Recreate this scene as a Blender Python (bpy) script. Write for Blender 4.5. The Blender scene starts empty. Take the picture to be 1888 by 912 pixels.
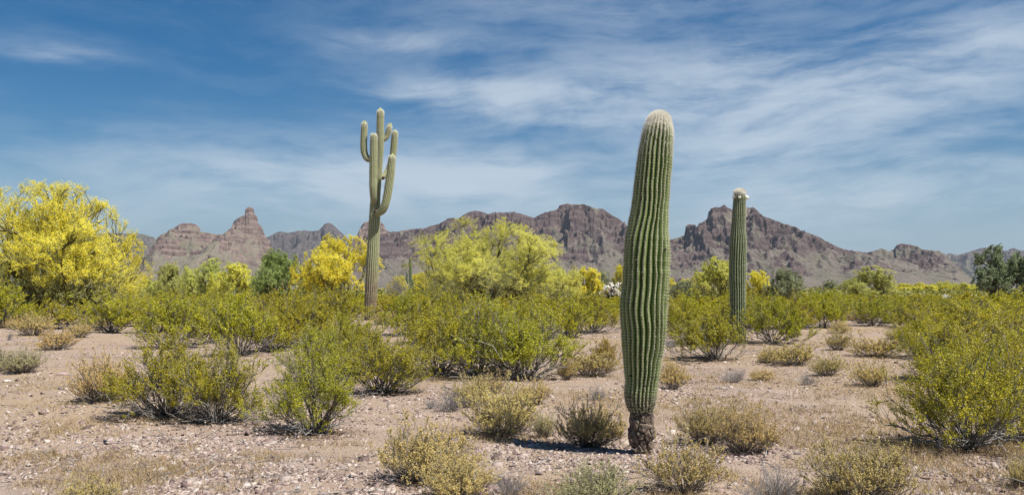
import bpy, math, random
import numpy as np
from mathutils import Vector

S = bpy.context.scene
COL = S.collection
R = math.radians

# ------------------------------------------------------------------ camera, sky, sun, exposure
F, CX, HY, CH = 1635.0, 944.0, 530.0, 1.6          # focal length and horizon in photo pixels, eye height in metres
cam_d = bpy.data.cameras.new('camera')
cam = bpy.data.objects.new('camera', cam_d)
COL.objects.link(cam)
cam.location = (0, 0, CH)
cam.rotation_euler = (R(90), 0, 0)
cam_d.sensor_width = 36
cam_d.lens = 36 * F / 1888
cam_d.shift_y = (HY - 456) / 1888
cam_d.clip_start = 0.1
cam_d.clip_end = 60000
S.camera = cam

SUN_EL = 60.0
SUN_DIR = Vector((0.84 * math.cos(R(SUN_EL)), -0.54 * math.cos(R(SUN_EL)), math.sin(R(SUN_EL)))).normalized()
sun_d = bpy.data.lights.new('sun', 'SUN')
sun_d.energy = 4.4
sun_d.angle = R(0.5)
sun_d.color = (1.0, 0.95, 0.87)
sun = bpy.data.objects.new('sun', sun_d)
COL.objects.link(sun)
sun.location = (0, 0, 400)
sun.rotation_euler = SUN_DIR.to_track_quat('Z', 'Y').to_euler()

S.view_settings.view_transform = 'Standard'
S.view_settings.look = 'None'
S.view_settings.gamma = 1
S.view_settings.use_curve_mapping = False
S.view_settings.exposure = 0.80
S.cycles.max_bounces = 6
S.cycles.diffuse_bounces = 3
S.cycles.transparent_max_bounces = 8
S.cycles.volume_bounces = 0


class NT:
    """small helper to write node trees"""
    def __init__(self, tree):
        self.t = tree
        self.n = tree.nodes
        self.l = tree.links

    def new(self, kind, **kw):
        n = self.n.new(kind)
        for k, v in kw.items():
            setattr(n, k, v)
        return n

    def put(self, sock, v):
        if isinstance(v, bpy.types.NodeSocket):
            self.l.new(v, sock)
        elif v is not None:
            sock.default_value = v

    def m(self, op, a, b=None, c=None, clamp=False):
        n = self.new('ShaderNodeMath', operation=op, use_clamp=clamp)
        for i, v in enumerate((a, b, c)):
            self.put(n.inputs[i], v)
        return n.outputs[0]

    def mix(self, f, a, b, blend='MIX'):
        n = self.new('ShaderNodeMix', data_type='RGBA', blend_type=blend)
        n.clamp_factor = True
        self.put(n.inputs[0], f)
        self.put(n.inputs[6], a if not isinstance(a, tuple) else (*a, 1)[:4])
        self.put(n.inputs[7], b if not isinstance(b, tuple) else (*b, 1)[:4])
        return n.outputs[2]

    def noise(self, vec, scale, detail=4, rough=0.5, dist=0.0, w=None):
        n = self.new('ShaderNodeTexNoise')
        if vec is not None:
            self.l.new(vec, n.inputs['Vector'])
        n.inputs['Scale'].default_value = scale
        n.inputs['Detail'].default_value = detail
        n.inputs['Roughness'].default_value = rough
        n.inputs['Distortion'].default_value = dist
        return n.outputs['Fac']

    def remap(self, v, a, b, c=0.0, d=1.0, smooth=True):
        n = self.new('ShaderNodeMapRange')
        n.interpolation_type = 'SMOOTHSTEP' if smooth else 'LINEAR'
        self.put(n.inputs[0], v)
        for i, x in enumerate((a, b, c, d)):
            n.inputs[i + 1].default_value = x
        return n.outputs[0]

    def xyz(self, x, y, z):
        n = self.new('ShaderNodeCombineXYZ')
        for i, v in enumerate((x, y, z)):
            self.put(n.inputs[i], v)
        return n.outputs[0]

    def attr(self, name):
        n = self.new('ShaderNodeAttribute', attribute_name=name)
        return n


def build_world():
    w = bpy.data.worlds.new('World')
    S.world = w
    w.use_nodes = True
    T = NT(w.node_tree)
    T.n.clear()
    out = T.new('ShaderNodeOutputWorld')
    bg = T.new('ShaderNodeBackground')
    sky = T.new('ShaderNodeTexSky', sky_type='NISHITA')
    sky.sun_disc = False
    sky.sun_elevation = R(SUN_EL)
    sky.sun_rotation = math.atan2(SUN_DIR.x, SUN_DIR.y)
    sky.altitude = 500
    sky.air_density = 1.0
    sky.dust_density = 0.4
    sky.ozone_density = 2.5
    ST = 0.078
    tc = T.new('ShaderNodeTexCoord')
    sep = T.new('ShaderNodeSeparateXYZ')
    T.l.new(tc.outputs['Generated'], sep.inputs[0])
    dx, dy, dz = sep.outputs
    u = T.m('ARCTAN2', dx, dy)                       # azimuth
    v = T.m('ARCSINE', dz)                           # elevation

    def blob(px, py, su, sv, k):
        u0 = math.atan((px - CX) / F)
        v0 = math.atan((HY - py) / F * math.cos(u0))
        a = T.m('DIVIDE', T.m('SUBTRACT', u, u0), su)
        b = T.m('DIVIDE', T.m('SUBTRACT', v, v0), sv)
        r2 = T.m('ADD', T.m('MULTIPLY', a, a), T.m('MULTIPLY', b, b))
        return T.m('MULTIPLY', T.m('EXPONENT', T.m('MULTIPLY', r2, -1.0)), k)
    blobs = [(1180, 200, .17, .030, .70), (1500, 180, .16, .045, .36), (1620, 270, .20, .055, .45), (740, 78, .09, .016, .50), (840, 170, .11, .018, .70), (930, 195, .09, .02, .5),
             (420, 300, .25, .035, .40), (560, 350, .20, .030, .50), (820, 320, .16, .05, .45), (110, 100, .07, .016, .50), (1650, 345, .25, .035, .40),
             (1310, 285, .10, .03, .45), (250, 400, .3, .025, .35), (1850, 60, .08, .04, .40), (1150, 10, .30, .022, .35), (1250, 110, .26, .035, .50), (1500, 400, .25, .03, .35), (1750, 130, .15, .05, .35), (970, 330, .07, .04, .4)]
    cov = None
    for b in blobs:
        e = blob(*b)
        cov = e if cov is None else T.m('ADD', cov, e)
    cov = T.m('ADD', cov, 0.14)
    # soft patches, drawn out into fibres and gently bent
    bend = T.noise(T.xyz(T.m('MULTIPLY', u, 3.0), T.m('MULTIPLY', v, 5.0), 3.7), 1.0, 4)
    bend = T.m('MULTIPLY', T.m('SUBTRACT', bend, 0.5), 0.11)
    v1 = T.m('ADD', T.m('ADD', v, bend), T.m('MULTIPLY', u, 0.05))
    patch = T.noise(T.xyz(T.m('MULTIPLY', u, 5.5), T.m('MULTIPLY', v1, 13.0), 4.9), 1.0, 9, 0.60, 0.15)
    broad = T.noise(T.xyz(T.m('MULTIPLY', u, 2.8), T.m('MULTIPLY', v1, 12.0), 1.3), 1.0, 8, 0.60, 0.1)
    v2 = T.m('ADD', T.m('ADD', v, T.m('MULTIPLY', bend, 0.9)), T.m('MULTIPLY', u, -0.04))
    fine = T.noise(T.xyz(T.m('MULTIPLY', u, 8.0), T.m('MULTIPLY', v2, 42.0), 8.1), 1.0, 10, 0.64, 0.05)
    mix1 = T.m('ADD', T.m('ADD', T.m('MULTIPLY', broad, 0.32), T.m('MULTIPLY', fine, 0.36)), T.m('MULTIPLY', patch, .32))
    # where there is more cloud the gaps between the fibres close
    d = T.remap(T.m('ADD', mix1, T.m('MULTIPLY', cov, .10)), 0.43, 0.68)
    dens = T.m('MULTIPLY', T.m('MULTIPLY', d, T.remap(cov, 0.0, 1.0, 0.0, 1.0, smooth=False)), 1.0, clamp=True)
    dens = T.m('MULTIPLY', dens, 0.74)
    hsv = T.new('ShaderNodeHueSaturation')
    hsv.inputs['Saturation'].default_value = 1.5
    hsv.inputs['Value'].default_value = .58
    T.l.new(sky.outputs[0], hsv.inputs['Color'])
    base = T.mix(T.remap(v, -.02, 0.17, 0.80, 0.0), hsv.outputs[0], (2.25, 3.25, 4.4))     # pale band above the horizon
    col = T.mix(dens, base, (4.75, 5.4, 6.05))
    T.l.new(col, bg.inputs['Color'])
    bg.inputs['Strength'].default_value = ST
    T.l.new(bg.outputs[0], out.inputs['Surface'])


build_world()

# ------------------------------------------------------------------ numeric helpers


def hash2(ix, iy, seed):
    h = (ix.astype(np.int64) * 374761393 + iy.astype(np.int64) * 668265263 + seed * 1442695041) & 0xFFFFFFFF
    h = ((h ^ (h >> 13)) * 1274126177) & 0xFFFFFFFF
    h = (h ^ (h >> 16)) & 0xFFFFFFFF
    return h.astype(np.float64) / 4294967295.0


def perlin(x, y, seed=0):
    x = np.asarray(x, float)
    y = np.asarray(y, float)
    x0, y0 = np.floor(x), np.floor(y)
    fx, fy = x - x0, y - y0
    ux = fx * fx * fx * (fx * (fx * 6 - 15) + 10)
    uy = fy * fy * fy * (fy * (fy * 6 - 15) + 10)

    def g(dx, dy):
        a = hash2(x0 + dx, y0 + dy, seed) * 2 * np.pi
        return np.cos(a) * (fx - dx) + np.sin(a) * (fy - dy)
    n = (g(0, 0) * (1 - ux) + g(1, 0) * ux) * (1 - uy) + (g(0, 1) * (1 - ux) + g(1, 1) * ux) * uy
    return n * 1.5


def fbm(x, y, seed=0, o=4, gain=0.5):
    a, s, f, t = 1.0, 0, 1.0, 0
    for i in range(o):
        s = s + a * perlin(x * f, y * f, seed + i * 17)
        t += a
        a *= gain
        f *= 2.03
    return s / t


def ridged(x, y, seed=0, o=4, gain=0.55):
    a, s, f, t = 1.0, 0, 1.0, 0
    for i in range(o):
        s = s + a * (1 - np.abs(perlin(x * f, y * f, seed + i * 31)) * 1.6)
        t += a
        a *= gain
        f *= 2.07
    return s / t


def sstep(a, b, x):
    t = np.clip((x - a) / (b - a), 0, 1)
    return t * t * (3 - 2 * t)


def gz(x, y):
    """height of the desert floor"""
    x = np.asarray(x, float)
    y = np.asarray(y, float)
    f = 1 / (1 + (np.hypot(x, y) / 120.0) ** 2)
    return f * (0.05 * np.sin(0.35 * x + 1.3) * np.sin(0.27 * y + 0.4) + 0.035 * np.sin(0.83 * x + 0.5 * y)
                + 0.03 * np.sin(0.21 * x - 0.9 * y + 1.0))


def at(px, py):
    """pixel on the ground of the photograph -> world point"""
    Y = CH * F / (py - HY)
    for _ in range(8):
        x = (px - CX) / F * Y
        Y = (CH - float(gz(x, Y))) * F / (py - HY)
    x = (px - CX) / F * Y
    return x, Y, float(gz(x, Y))


def unit(a):
    return a / np.maximum(np.linalg.norm(a, axis=-1, keepdims=True), 1e-9)


def mesh_data(name, V, faces, mats, smooth=False, attrs=None, midx=None):
    me = bpy.data.meshes.new(name)
    V = np.ascontiguousarray(V, dtype=np.float32)
    if not isinstance(faces, list):
        faces = [faces]
    faces = [np.asarray(f, dtype=np.int32) for f in faces if len(f)]
    nl = sum(f.size for f in faces)
    npoly = sum(len(f) for f in faces)
    me.vertices.add(len(V))
    me.vertices.foreach_set('co', V.ravel())
    me.loops.add(nl)
    me.loops.foreach_set('vertex_index', np.concatenate([f.ravel() for f in faces]))
    me.polygons.add(npoly)
    ls, o = [], 0
    for f in faces:
        ls.append(o + np.arange(len(f), dtype=np.int32) * f.shape[1])
        o += f.size
    me.polygons.foreach_set('loop_start', np.concatenate(ls).astype(np.int32))
    if midx is not None:
        me.polygons.foreach_set('material_index', np.asarray(midx, np.int32))
    me.update(calc_edges=True)
    if smooth:
        me.polygons.foreach_set('use_smooth', np.ones(npoly, dtype=bool))
    for k, a in (attrs or {}).items():
        at_ = me.attributes.new(k, 'FLOAT', 'POINT')
        at_.data.foreach_set('value', np.asarray(a, np.float32))
    for m in (mats if isinstance(mats, (list, tuple)) else [mats]):
        me.materials.append(m)
    return me


def link(name, me, parent=None):
    o = bpy.data.objects.new(name, me)
    COL.objects.link(o)
    if parent is not None:
        o.parent = parent
    return o


def tag(o, label=None, cat=None, group=None, kind=None):
    if label:
        o['label'] = label
    if cat:
        o['category'] = cat
    if group:
        o['group'] = group
    if kind:
        o['kind'] = kind
    return o


def thing(name, label, cat, loc, group=None, rz=0.0, scale=(1, 1, 1)):
    o = bpy.data.objects.new(name, None)
    COL.objects.link(o)
    o.empty_display_size = 0.2
    o.location = loc
    o.rotation_euler = (0, 0, rz)
    o.scale = scale
    return tag(o, label, cat, group)


def merge(parts):
    """[(V, F, attrdict)] -> joined"""
    Vs, Fs, o = [], [], 0
    A = {}
    for V, Fc, at_ in parts:
        Vs.append(V)
        for f in (Fc if isinstance(Fc, list) else [Fc]):
            Fs.append(np.asarray(f) + o)
        for k, a in at_.items():
            A.setdefault(k, []).append(np.broadcast_to(np.asarray(a, float), (len(V),)))
        o += len(V)
    return np.concatenate(Vs), Fs, {k: np.concatenate(a) for k, a in A.items()}


def tubes(P, Rad, sides=3, rng=None):
    P = np.asarray(P, float)
    N, K, _ = P.shape
    Rad = np.broadcast_to(np.asarray(Rad, float), (N, K))
    T = unit(np.gradient(P, axis=1))
    ref = np.tile(np.array([0.31, 0.77, 0.12]), (N, 1))
    md = unit(P[:, -1] - P[:, 0])
    bad = np.abs((md * unit(ref)).sum(1)) > 0.85
    ref[bad] = (0.9, -0.2, 0.1)
    B1 = unit(np.cross(T, ref[:, None, :]))
    B2 = np.cross(T, B1)
    a = np.arange(sides) * 2 * np.pi / sides
    V = P[:, :, None, :] + Rad[:, :, None, None] * (np.cos(a)[:, None] * B1[:, :, None, :] + np.sin(a)[:, None] * B2[:, :, None, :])
    idx = np.arange(N * K * sides).reshape(N, K, sides)
    n = np.roll(idx, -1, axis=2)
    Fq = np.stack([idx[:, :-1], n[:, :-1], n[:, 1:], idx[:, 1:]], axis=-1).reshape(-1, 4)
    return V.reshape(-1, 3), Fq


def leaf_quads(C, size, rng, aspect=1.7, axis=None, wide=1.0, face=.9):
    N = len(C)
    # blades turn their faces outward and up to the light
    o = C - np.median(C, axis=0)
    nrm = unit(rng.normal(size=(N, 3)) + face * unit(unit(o) + np.array([0, 0, .8])))
    a = rng.normal(size=(N, 3)) + (axis if axis is not None else 0)
    a = unit(a - nrm * (a * nrm).sum(-1, keepdims=True))
    b = np.cross(nrm, a)
    s = (np.asarray(size) * rng.uniform(.65, 1.35, N))[:, None]
    V = np.stack([C - a * s * aspect * .5, C + b * s * .5 * wide, C + a * s * aspect * .5, C - b * s * .5 * wide], axis=1)
    return V.reshape(-1, 3), np.arange(N * 4).reshape(N, 4)


def spawn(rng, P, m, t0, t1, length, spread, up, K, wob=0.06):
    """m children on each polyline"""
    N, Kp, _ = P.shape
    i = np.repeat(np.arange(N), m)
    t = rng.uniform(t0, t1, N * m)
    s = t * (Kp - 1)
    k = np.minimum(s.astype(int), Kp - 2)
    f = (s - k)[:, None]
    base = P[i, k] * (1 - f) + P[i, k + 1] * f
    tan = unit(P[i, k + 1] - P[i, k])
    perp = unit(np.cross(tan, rng.normal(size=(N * m, 3))))
    d = unit(tan + perp * (spread * rng.uniform(.5, 1.3, (N * m, 1))) + np.array([0, 0, 1.0]) * up)
    L = length * rng.uniform(.6, 1.25, N * m) * (1.15 - .45 * t)
    return curve(rng, base, d, L, up * .5, K, wob), t


def curve(rng, base, d, L, lift, K, wob):
    n = len(base)
    s = np.linspace(0, 1, K)[None, :, None]
    bend = unit(rng.normal(size=(n, 3))) * .25 + np.array([0, 0, 1.0]) * lift
    P = base[:, None, :] + (d[:, None, :] * s + bend[:, None, :] * s * s * .5) * L[:, None, None]
    j = np.cumsum(rng.normal(size=(n, K, 3)), axis=1) * wob * L[:, None, None] / np.sqrt(K)
    j -= j[:, :1]
    return P + j


def along(rng, P, n, t0=0.0, t1=1.0, jit=0.0):
    N, K, _ = P.shape
    i = rng.integers(0, N, n)
    t = rng.uniform(t0, t1, n)
    s = t * (K - 1)
    k = np.minimum(s.astype(int), K - 2)
    f = (s - k)[:, None]
    return P[i, k] * (1 - f) + P[i, k + 1] * f + rng.normal(size=(n, 3)) * jit, i


# ------------------------------------------------------------------ materials


def new_mat(name):
    m = bpy.data.materials.new(name)
    m.use_nodes = True
    T = NT(m.node_tree)
    T.n.clear()
    out = T.new('ShaderNodeOutputMaterial')
    return m, T, out


def leaf_mat(name, ca, cb, rough=0.5, trans=0.3, objvar=0.16, spec=0.4, hue=0.012):
    m, T, out = new_mat(name)
    c = T.mix(T.attr('tint').outputs['Fac'], ca, cb)
    oi = T.new('ShaderNodeObjectInfo')
    hsv = T.new('ShaderNodeHueSaturation')
    T.l.new(c, hsv.inputs['Color'])
    T.l.new(T.m('ADD', T.m('MULTIPLY', oi.outputs['Random'], 2 * objvar), 1 - objvar), hsv.inputs['Value'])
    r2 = T.m('FRACT', T.m('MULTIPLY', oi.outputs['Random'], 7.31))
    T.l.new(T.m('ADD', T.m('MULTIPLY', r2, 2 * hue), .5 - hue), hsv.inputs['Hue'])
    p = T.new('ShaderNodeBsdfPrincipled')
    T.l.new(hsv.outputs[0], p.inputs['Base Color'])
    p.inputs['Roughness'].default_value = rough
    p.inputs['Specular IOR Level'].default_value = spec
    tr = T.new('ShaderNodeBsdfTranslucent')
    T.l.new(hsv.outputs[0], tr.inputs['Color'])
    mx = T.new('ShaderNodeMixShader')
    mx.inputs[0].default_value = trans
    T.l.new(p.outputs[0], mx.inputs[1])
    T.l.new(tr.outputs[0], mx.inputs[2])
    T.l.new(mx.outputs[0], out.inputs[0])
    return m


def stem_mat(name, ca, cb, rough=0.85):
    m, T, out = new_mat(name)
    tc = T.new('ShaderNodeTexCoord')
    n = T.noise(tc.outputs['Object'], 14, 3)
    f = T.m('ADD', T.attr('tint').outputs['Fac'], T.m('MULTIPLY', T.m('SUBTRACT', n, .5), .5), clamp=True)
    c = T.mix(f, ca, cb)
    p = T.new('ShaderNodeBsdfPrincipled')
    T.l.new(c, p.inputs['Base Color'])
    p.inputs['Roughness'].default_value = rough
    p.inputs['Specular IOR Level'].default_value = .2
    T.l.new(p.outputs[0], out.inputs[0])
    return m


M = {}
M['creosote_leaf'] = leaf_mat('creosote_leaf', (.265, .275, .014), (.63, .55, .033), rough=.45, trans=.36, objvar=.12, spec=.28, hue=.012)
M['creosote_rust'] = leaf_mat('creosote_rust', (.32, .22, .018), (.55, .38, .04), rough=.5, trans=.3)
M['creosote_stem'] = stem_mat('creosote_stem', (.075, .064, .056), (.40, .38, .355))
M['bursage_leaf'] = leaf_mat('bursage_leaf', (.48, .385, .15), (.80, .64, .27), rough=.8, trans=.35, spec=.15)
M['bursage_grey'] = leaf_mat('bursage_grey', (.44, .42, .22), (.70, .63, .34), rough=.8, trans=.35, spec=.15)
M['bursage_stem'] = stem_mat('bursage_stem', (.11, .092, .078), (.34, .30, .245))
M['dead_stem'] = stem_mat('dead_stem', (.16, .145, .14), (.36, .34, .33))
M['blossom'] = leaf_mat('blossom', (.88, .74, .04), (.97, .90, .14), rough=.7, trans=.48, objvar=.04, spec=.2, hue=.003)
M['blossom_pale'] = leaf_mat('blossom_pale', (.74, .72, .09), (.92, .89, .19), rough=.7, trans=.48, objvar=.04, spec=.2, hue=.003)
M['palo_twig'] = leaf_mat('palo_twig', (.27, .28, .11), (.46, .44, .21), rough=.7, trans=.2, spec=.2)
M['palo_leaf'] = leaf_mat('palo_leaf', (.42, .44, .12), (.70, .70, .24), rough=.7, trans=.36, spec=.2)
M['palo_bark'] = stem_mat('palo_bark', (.065, .058, .03), (.20, .19, .085))
M['mesquite_leaf'] = leaf_mat('mesquite_leaf', (.21, .28, .06), (.38, .45, .14), rough=.6, trans=.3)
M['ironwood_leaf'] = leaf_mat('ironwood_leaf', (.20, .26, .13), (.42, .47, .27), rough=.65, trans=.3)
M['greythorn_leaf'] = leaf_mat('greythorn_leaf', (.22, .25, .14), (.38, .41, .23), rough=.7, trans=.35)
M['dark_bark'] = stem_mat('dark_bark', (.035, .028, .022), (.10, .085, .07))


def rock_mat(name, ca, cb, rough=.9):
    m, T, out = new_mat(name)
    tc = T.new('ShaderNodeTexCoord')
    n = T.noise(tc.outputs['Object'], 18, 5, .6)
    n2 = T.noise(tc.outputs['Object'], 90, 3, .6)
    c = T.mix(T.remap(T.m('ADD', T.m('MULTIPLY', n, .65), T.m('MULTIPLY', n2, .35)), .35, .65), ca, cb)
    p = T.new('ShaderNodeBsdfPrincipled')
    T.l.new(c, p.inputs['Base Color'])
    p.inputs['Roughness'].default_value = rough
    p.inputs['Specular IOR Level'].default_value = .25
    bp = T.new('ShaderNodeBump')
    bp.inputs['Strength'].default_value = .7
    bp.inputs['Distance'].default_value = .01
    T.l.new(n2, bp.inputs['Height'])
    T.l.new(bp.outputs[0], p.inputs['Normal'])
    T.l.new(p.outputs[0], out.inputs[0])
    return m


M['brown_rock'] = rock_mat('brown_rock', (.20, .12, .075), (.36, .23, .15))
M['dark_rock'] = rock_mat('dark_rock', (.11, .09, .085), (.24, .20, .19))
M['pink_rock'] = rock_mat('pink_rock', (.27, .185, .17), (.42, .31, .29))
M['pale_rock'] = rock_mat('pale_rock', (.45, .41, .38), (.62, .58, .55))

# ------------------------------------------------------------------ the desert floor


def ground_mat():
    m, T, out = new_mat('desert_soil')
    geo = T.new('ShaderNodeNewGeometry')
    pos = geo.outputs['Position']
    big = T.noise(pos, .22, 5, .55)
    mid = T.noise(pos, 1.7, 6, .6)
    fine = T.noise(pos, 26, 5, .65)
    vor = T.new('ShaderNodeTexVoronoi')
    T.l.new(pos, vor.inputs['Vector'])
    vor.inputs['Scale'].default_value = 42
    vor2 = T.new('ShaderNodeTexVoronoi')
    T.l.new(pos, vor2.inputs['Vector'])
    vor2.inputs['Scale'].default_value = 95
    soil = T.mix(T.remap(mid, .32, .68), (.315, .24, .188), (.405, .312, .25))
    soil = T.mix(T.remap(big, .42, .62), soil, (.37, .28, .185))
    soil = T.mix(T.remap(fine, .35, .7, 0, .55), soil, (.23, .165, .125))
    sepc = T.new('ShaderNodeSeparateColor')
    T.l.new(vor.outputs['Color'], sepc.inputs[0])
    peb = T.mix(sepc.outputs[0], (.20, .14, .12), (.44, .365, .315))
    isp = T.m('MULTIPLY', T.remap(vor.outputs['Distance'], .42, .30), T.m('GREATER_THAN', sepc.outputs[1], .52))
    isp = T.m('MULTIPLY', isp, T.remap(mid, .33, .55, .25, .9))
    soil = T.mix(isp, soil, peb)
    p = T.new('ShaderNodeBsdfPrincipled')
    T.l.new(soil, p.inputs['Base Color'])
    p.inputs['Roughness'].default_value = .95
    p.inputs['Specular IOR Level'].default_value = .15
    h = T.m('ADD', T.m('MULTIPLY', T.remap(vor.outputs['Distance'], .6, .1), .5),
            T.m('ADD', T.m('MULTIPLY', T.remap(vor2.outputs['Distance'], .6, .1), .25), T.m('MULTIPLY', fine, .7)))
    bp = T.new('ShaderNodeBump')
    bp.inputs['Strength'].default_value = .75
    bp.inputs['Distance'].default_value = .022
    T.l.new(h, bp.inputs['Height'])
    T.l.new(bp.outputs[0], p.inputs['Normal'])
    T.l.new(p.outputs[0], out.inputs[0])
    return m


def build_ground():
    nr, na = 300, 900
    r = np.concatenate([[0.0], np.geomspace(.6, 30000, nr - 1)])
    a = np.linspace(0, 2 * np.pi, na, endpoint=False)
    A, Rr = np.meshgrid(a, r)
    X, Y = Rr * np.cos(A), Rr * np.sin(A)
    Z = gz(X, Y)
    near = 1 / (1 + (Rr / 25) ** 2)
    Z = Z + near * .016 * fbm(X * 1.6, Y * 1.6, 5, 4)
    V = np.stack([X, Y, Z], -1).reshape(-1, 3)
    i = np.arange(nr * na).reshape(nr, na)
    n = np.roll(i, -1, 1)
    Fq = np.stack([i[:-1], n[:-1], n[1:], i[1:]], -1).reshape(-1, 4)[na:]
    tri = np.stack([i[1], n[1], np.zeros(na, int)], -1)
    o = link('ground', mesh_data('ground', V, [Fq, tri[:, ::-1]], ground_mat(), smooth=True))
    tag(o, 'pinkish tan stony desert floor reaching to the mountains', 'ground', kind='structure')


build_ground()


def frand(rng, n, y0, y1, power=1.0, margin=2.5):
    """points over the visible wedge of ground, denser near the viewer"""
    t = rng.uniform(0, 1, n) ** power
    Y = 1 / (1 / y0 + (1 / y1 - 1 / y0) * t)
    x = rng.uniform(-1, 1, n) * (.66 * Y + margin)
    return x, Y


def build_gravel():
    rng = np.random.default_rng(11)
    n = 240000
    x, y = frand(rng, n, 5.2, 45)
    dens = fbm(x * .5, y * .5, 3, 3) + .35 * fbm(x * 2.2, y * 2.2, 9, 2)
    keep = rng.uniform(0, 1, n) < np.clip(.58 + dens * 2.0 - .25 * sstep(-.5, 3.0, x / y * 9), .10, 1)
    x, y = x[keep], y[keep]
    n = len(x)
    s = np.exp(rng.normal(-4.95, .55, n)) * (1 + y * .012)
    s = np.clip(s, .004, .045)
    cube = np.array([[i, j, k] for k in (-1, 1) for j in (-1, 1) for i in (-1, 1)], float)
    Vl = cube[None] * rng.uniform(.45, 1.1, (n, 8, 3)) * np.stack([s * rng.uniform(.8, 1.5, n), s * rng.uniform(.6, 1.1, n), s * rng.uniform(.3, .7, n)], -1)[:, None, :]
    an = rng.uniform(0, 6.283, n)
    c, sn = np.cos(an)[:, None], np.sin(an)[:, None]
    X = Vl[..., 0] * c - Vl[..., 1] * sn
    Y = Vl[..., 0] * sn + Vl[..., 1] * c
    tilt = rng.normal(0, .35, (n, 2))
    Z = Vl[..., 2] + tilt[:, :1] * X + tilt[:, 1:] * Y
    zb = gz(x, y) + .016 / (1 + (np.hypot(x, y) / 25) ** 2) * fbm(x * 1.6, y * 1.6, 5, 4)
    V = np.stack([X + x[:, None], Y + y[:, None], Z + (zb + s * .12)[:, None]], -1).reshape(-1, 3)
    q = np.array([[0, 1, 5, 4], [1, 3, 7, 5], [3, 2, 6, 7], [2, 0, 4, 6], [4, 5, 7, 6]])
    Fq = (np.arange(n)[:, None, None] * 8 + q[None]).reshape(-1, 4)
    tint = np.repeat(rng.uniform(0, 1, n), 8)
    m, T, out = new_mat('gravel')
    r = T.new('ShaderNodeValToRGB')
    cr = r.color_ramp
    cr.interpolation = 'LINEAR'
    cr.elements[0].color = (.10, .075, .068, 1)
    cr.elements[1].position = 1
    cr.elements[1].color = (.52, .46, .41, 1)
    for pos, colr in ((.2, (.19, .13, .115, 1)), (.45, (.315, .24, .208, 1)), (.72, (.385, .31, .27, 1)), (.9, (.42, .355, .31, 1))):
        e = cr.elements.new(pos)
        e.color = colr
    T.l.new(T.attr('tint').outputs['Fac'], r.inputs[0])
    p = T.new('ShaderNodeBsdfPrincipled')
    T.l.new(r.outputs[0], p.inputs['Base Color'])
    p.inputs['Roughness'].default_value = .85
    p.inputs['Specular IOR Level'].default_value = .25
    T.l.new(p.outputs[0], out.inputs[0])
    o = link('gravel', mesh_data('gravel', V, Fq, m, attrs={'tint': tint}))
    tag(o, 'loose pink, grey and white stones strewn over the soil', 'gravel', kind='stuff')


build_gravel()


def build_dry_grass():
    rng = np.random.default_rng(21)
    n = 130000
    x, y = frand(rng, n, 5.4, 45)
    d = fbm(x * .33 + 4, y * .33, 41, 3) + .5 * fbm(x * 1.5, y * 1.5, 43, 2)
    right = sstep(-2.0, 2.0, x / y * 9) * .40 - .19
    keep = (d + right) > .12 + rng.uniform(-.20, .24, n)
    x, y = x[keep], y[keep]
    n = len(x)
    k = 4
    x = np.repeat(x, k) + rng.normal(0, .02, n * k)
    y = np.repeat(y, k) + rng.normal(0, .02, n * k)
    n *= k
    h = rng.uniform(.018, .090, n)
    w = rng.uniform(.0012, .0028, n) * (1 + y * .03)
    a = rng.uniform(0, 6.283, n)
    lean = rng.normal(0, .55, (n, 2)) * h[:, None]
    z = gz(x, y)
    b = np.stack([x, y, z], -1)
    side = np.stack([np.cos(a) * w, np.sin(a) * w, np.zeros(n)], -1)
    tip = b + np.concatenate([lean, h[:, None]], 1)
    V = np.stack([b - side, b + side, tip], 1).reshape(-1, 3)
    mt = leaf_mat('straw', (.27, .205, .10), (.56, .44, .235), rough=.8, trans=.3, spec=.15, objvar=0)
    o = link('dry_grass', mesh_data('dry_grass', V, np.arange(n * 3).reshape(n, 3), mt, attrs={'tint': np.repeat(rng.uniform(0, 1, n), 3)}))
    tag(o, 'thin straw coloured dry grass between the bushes', 'grass', kind='stuff')


build_dry_grass()

# ------------------------------------------------------------------ mountains


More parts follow.
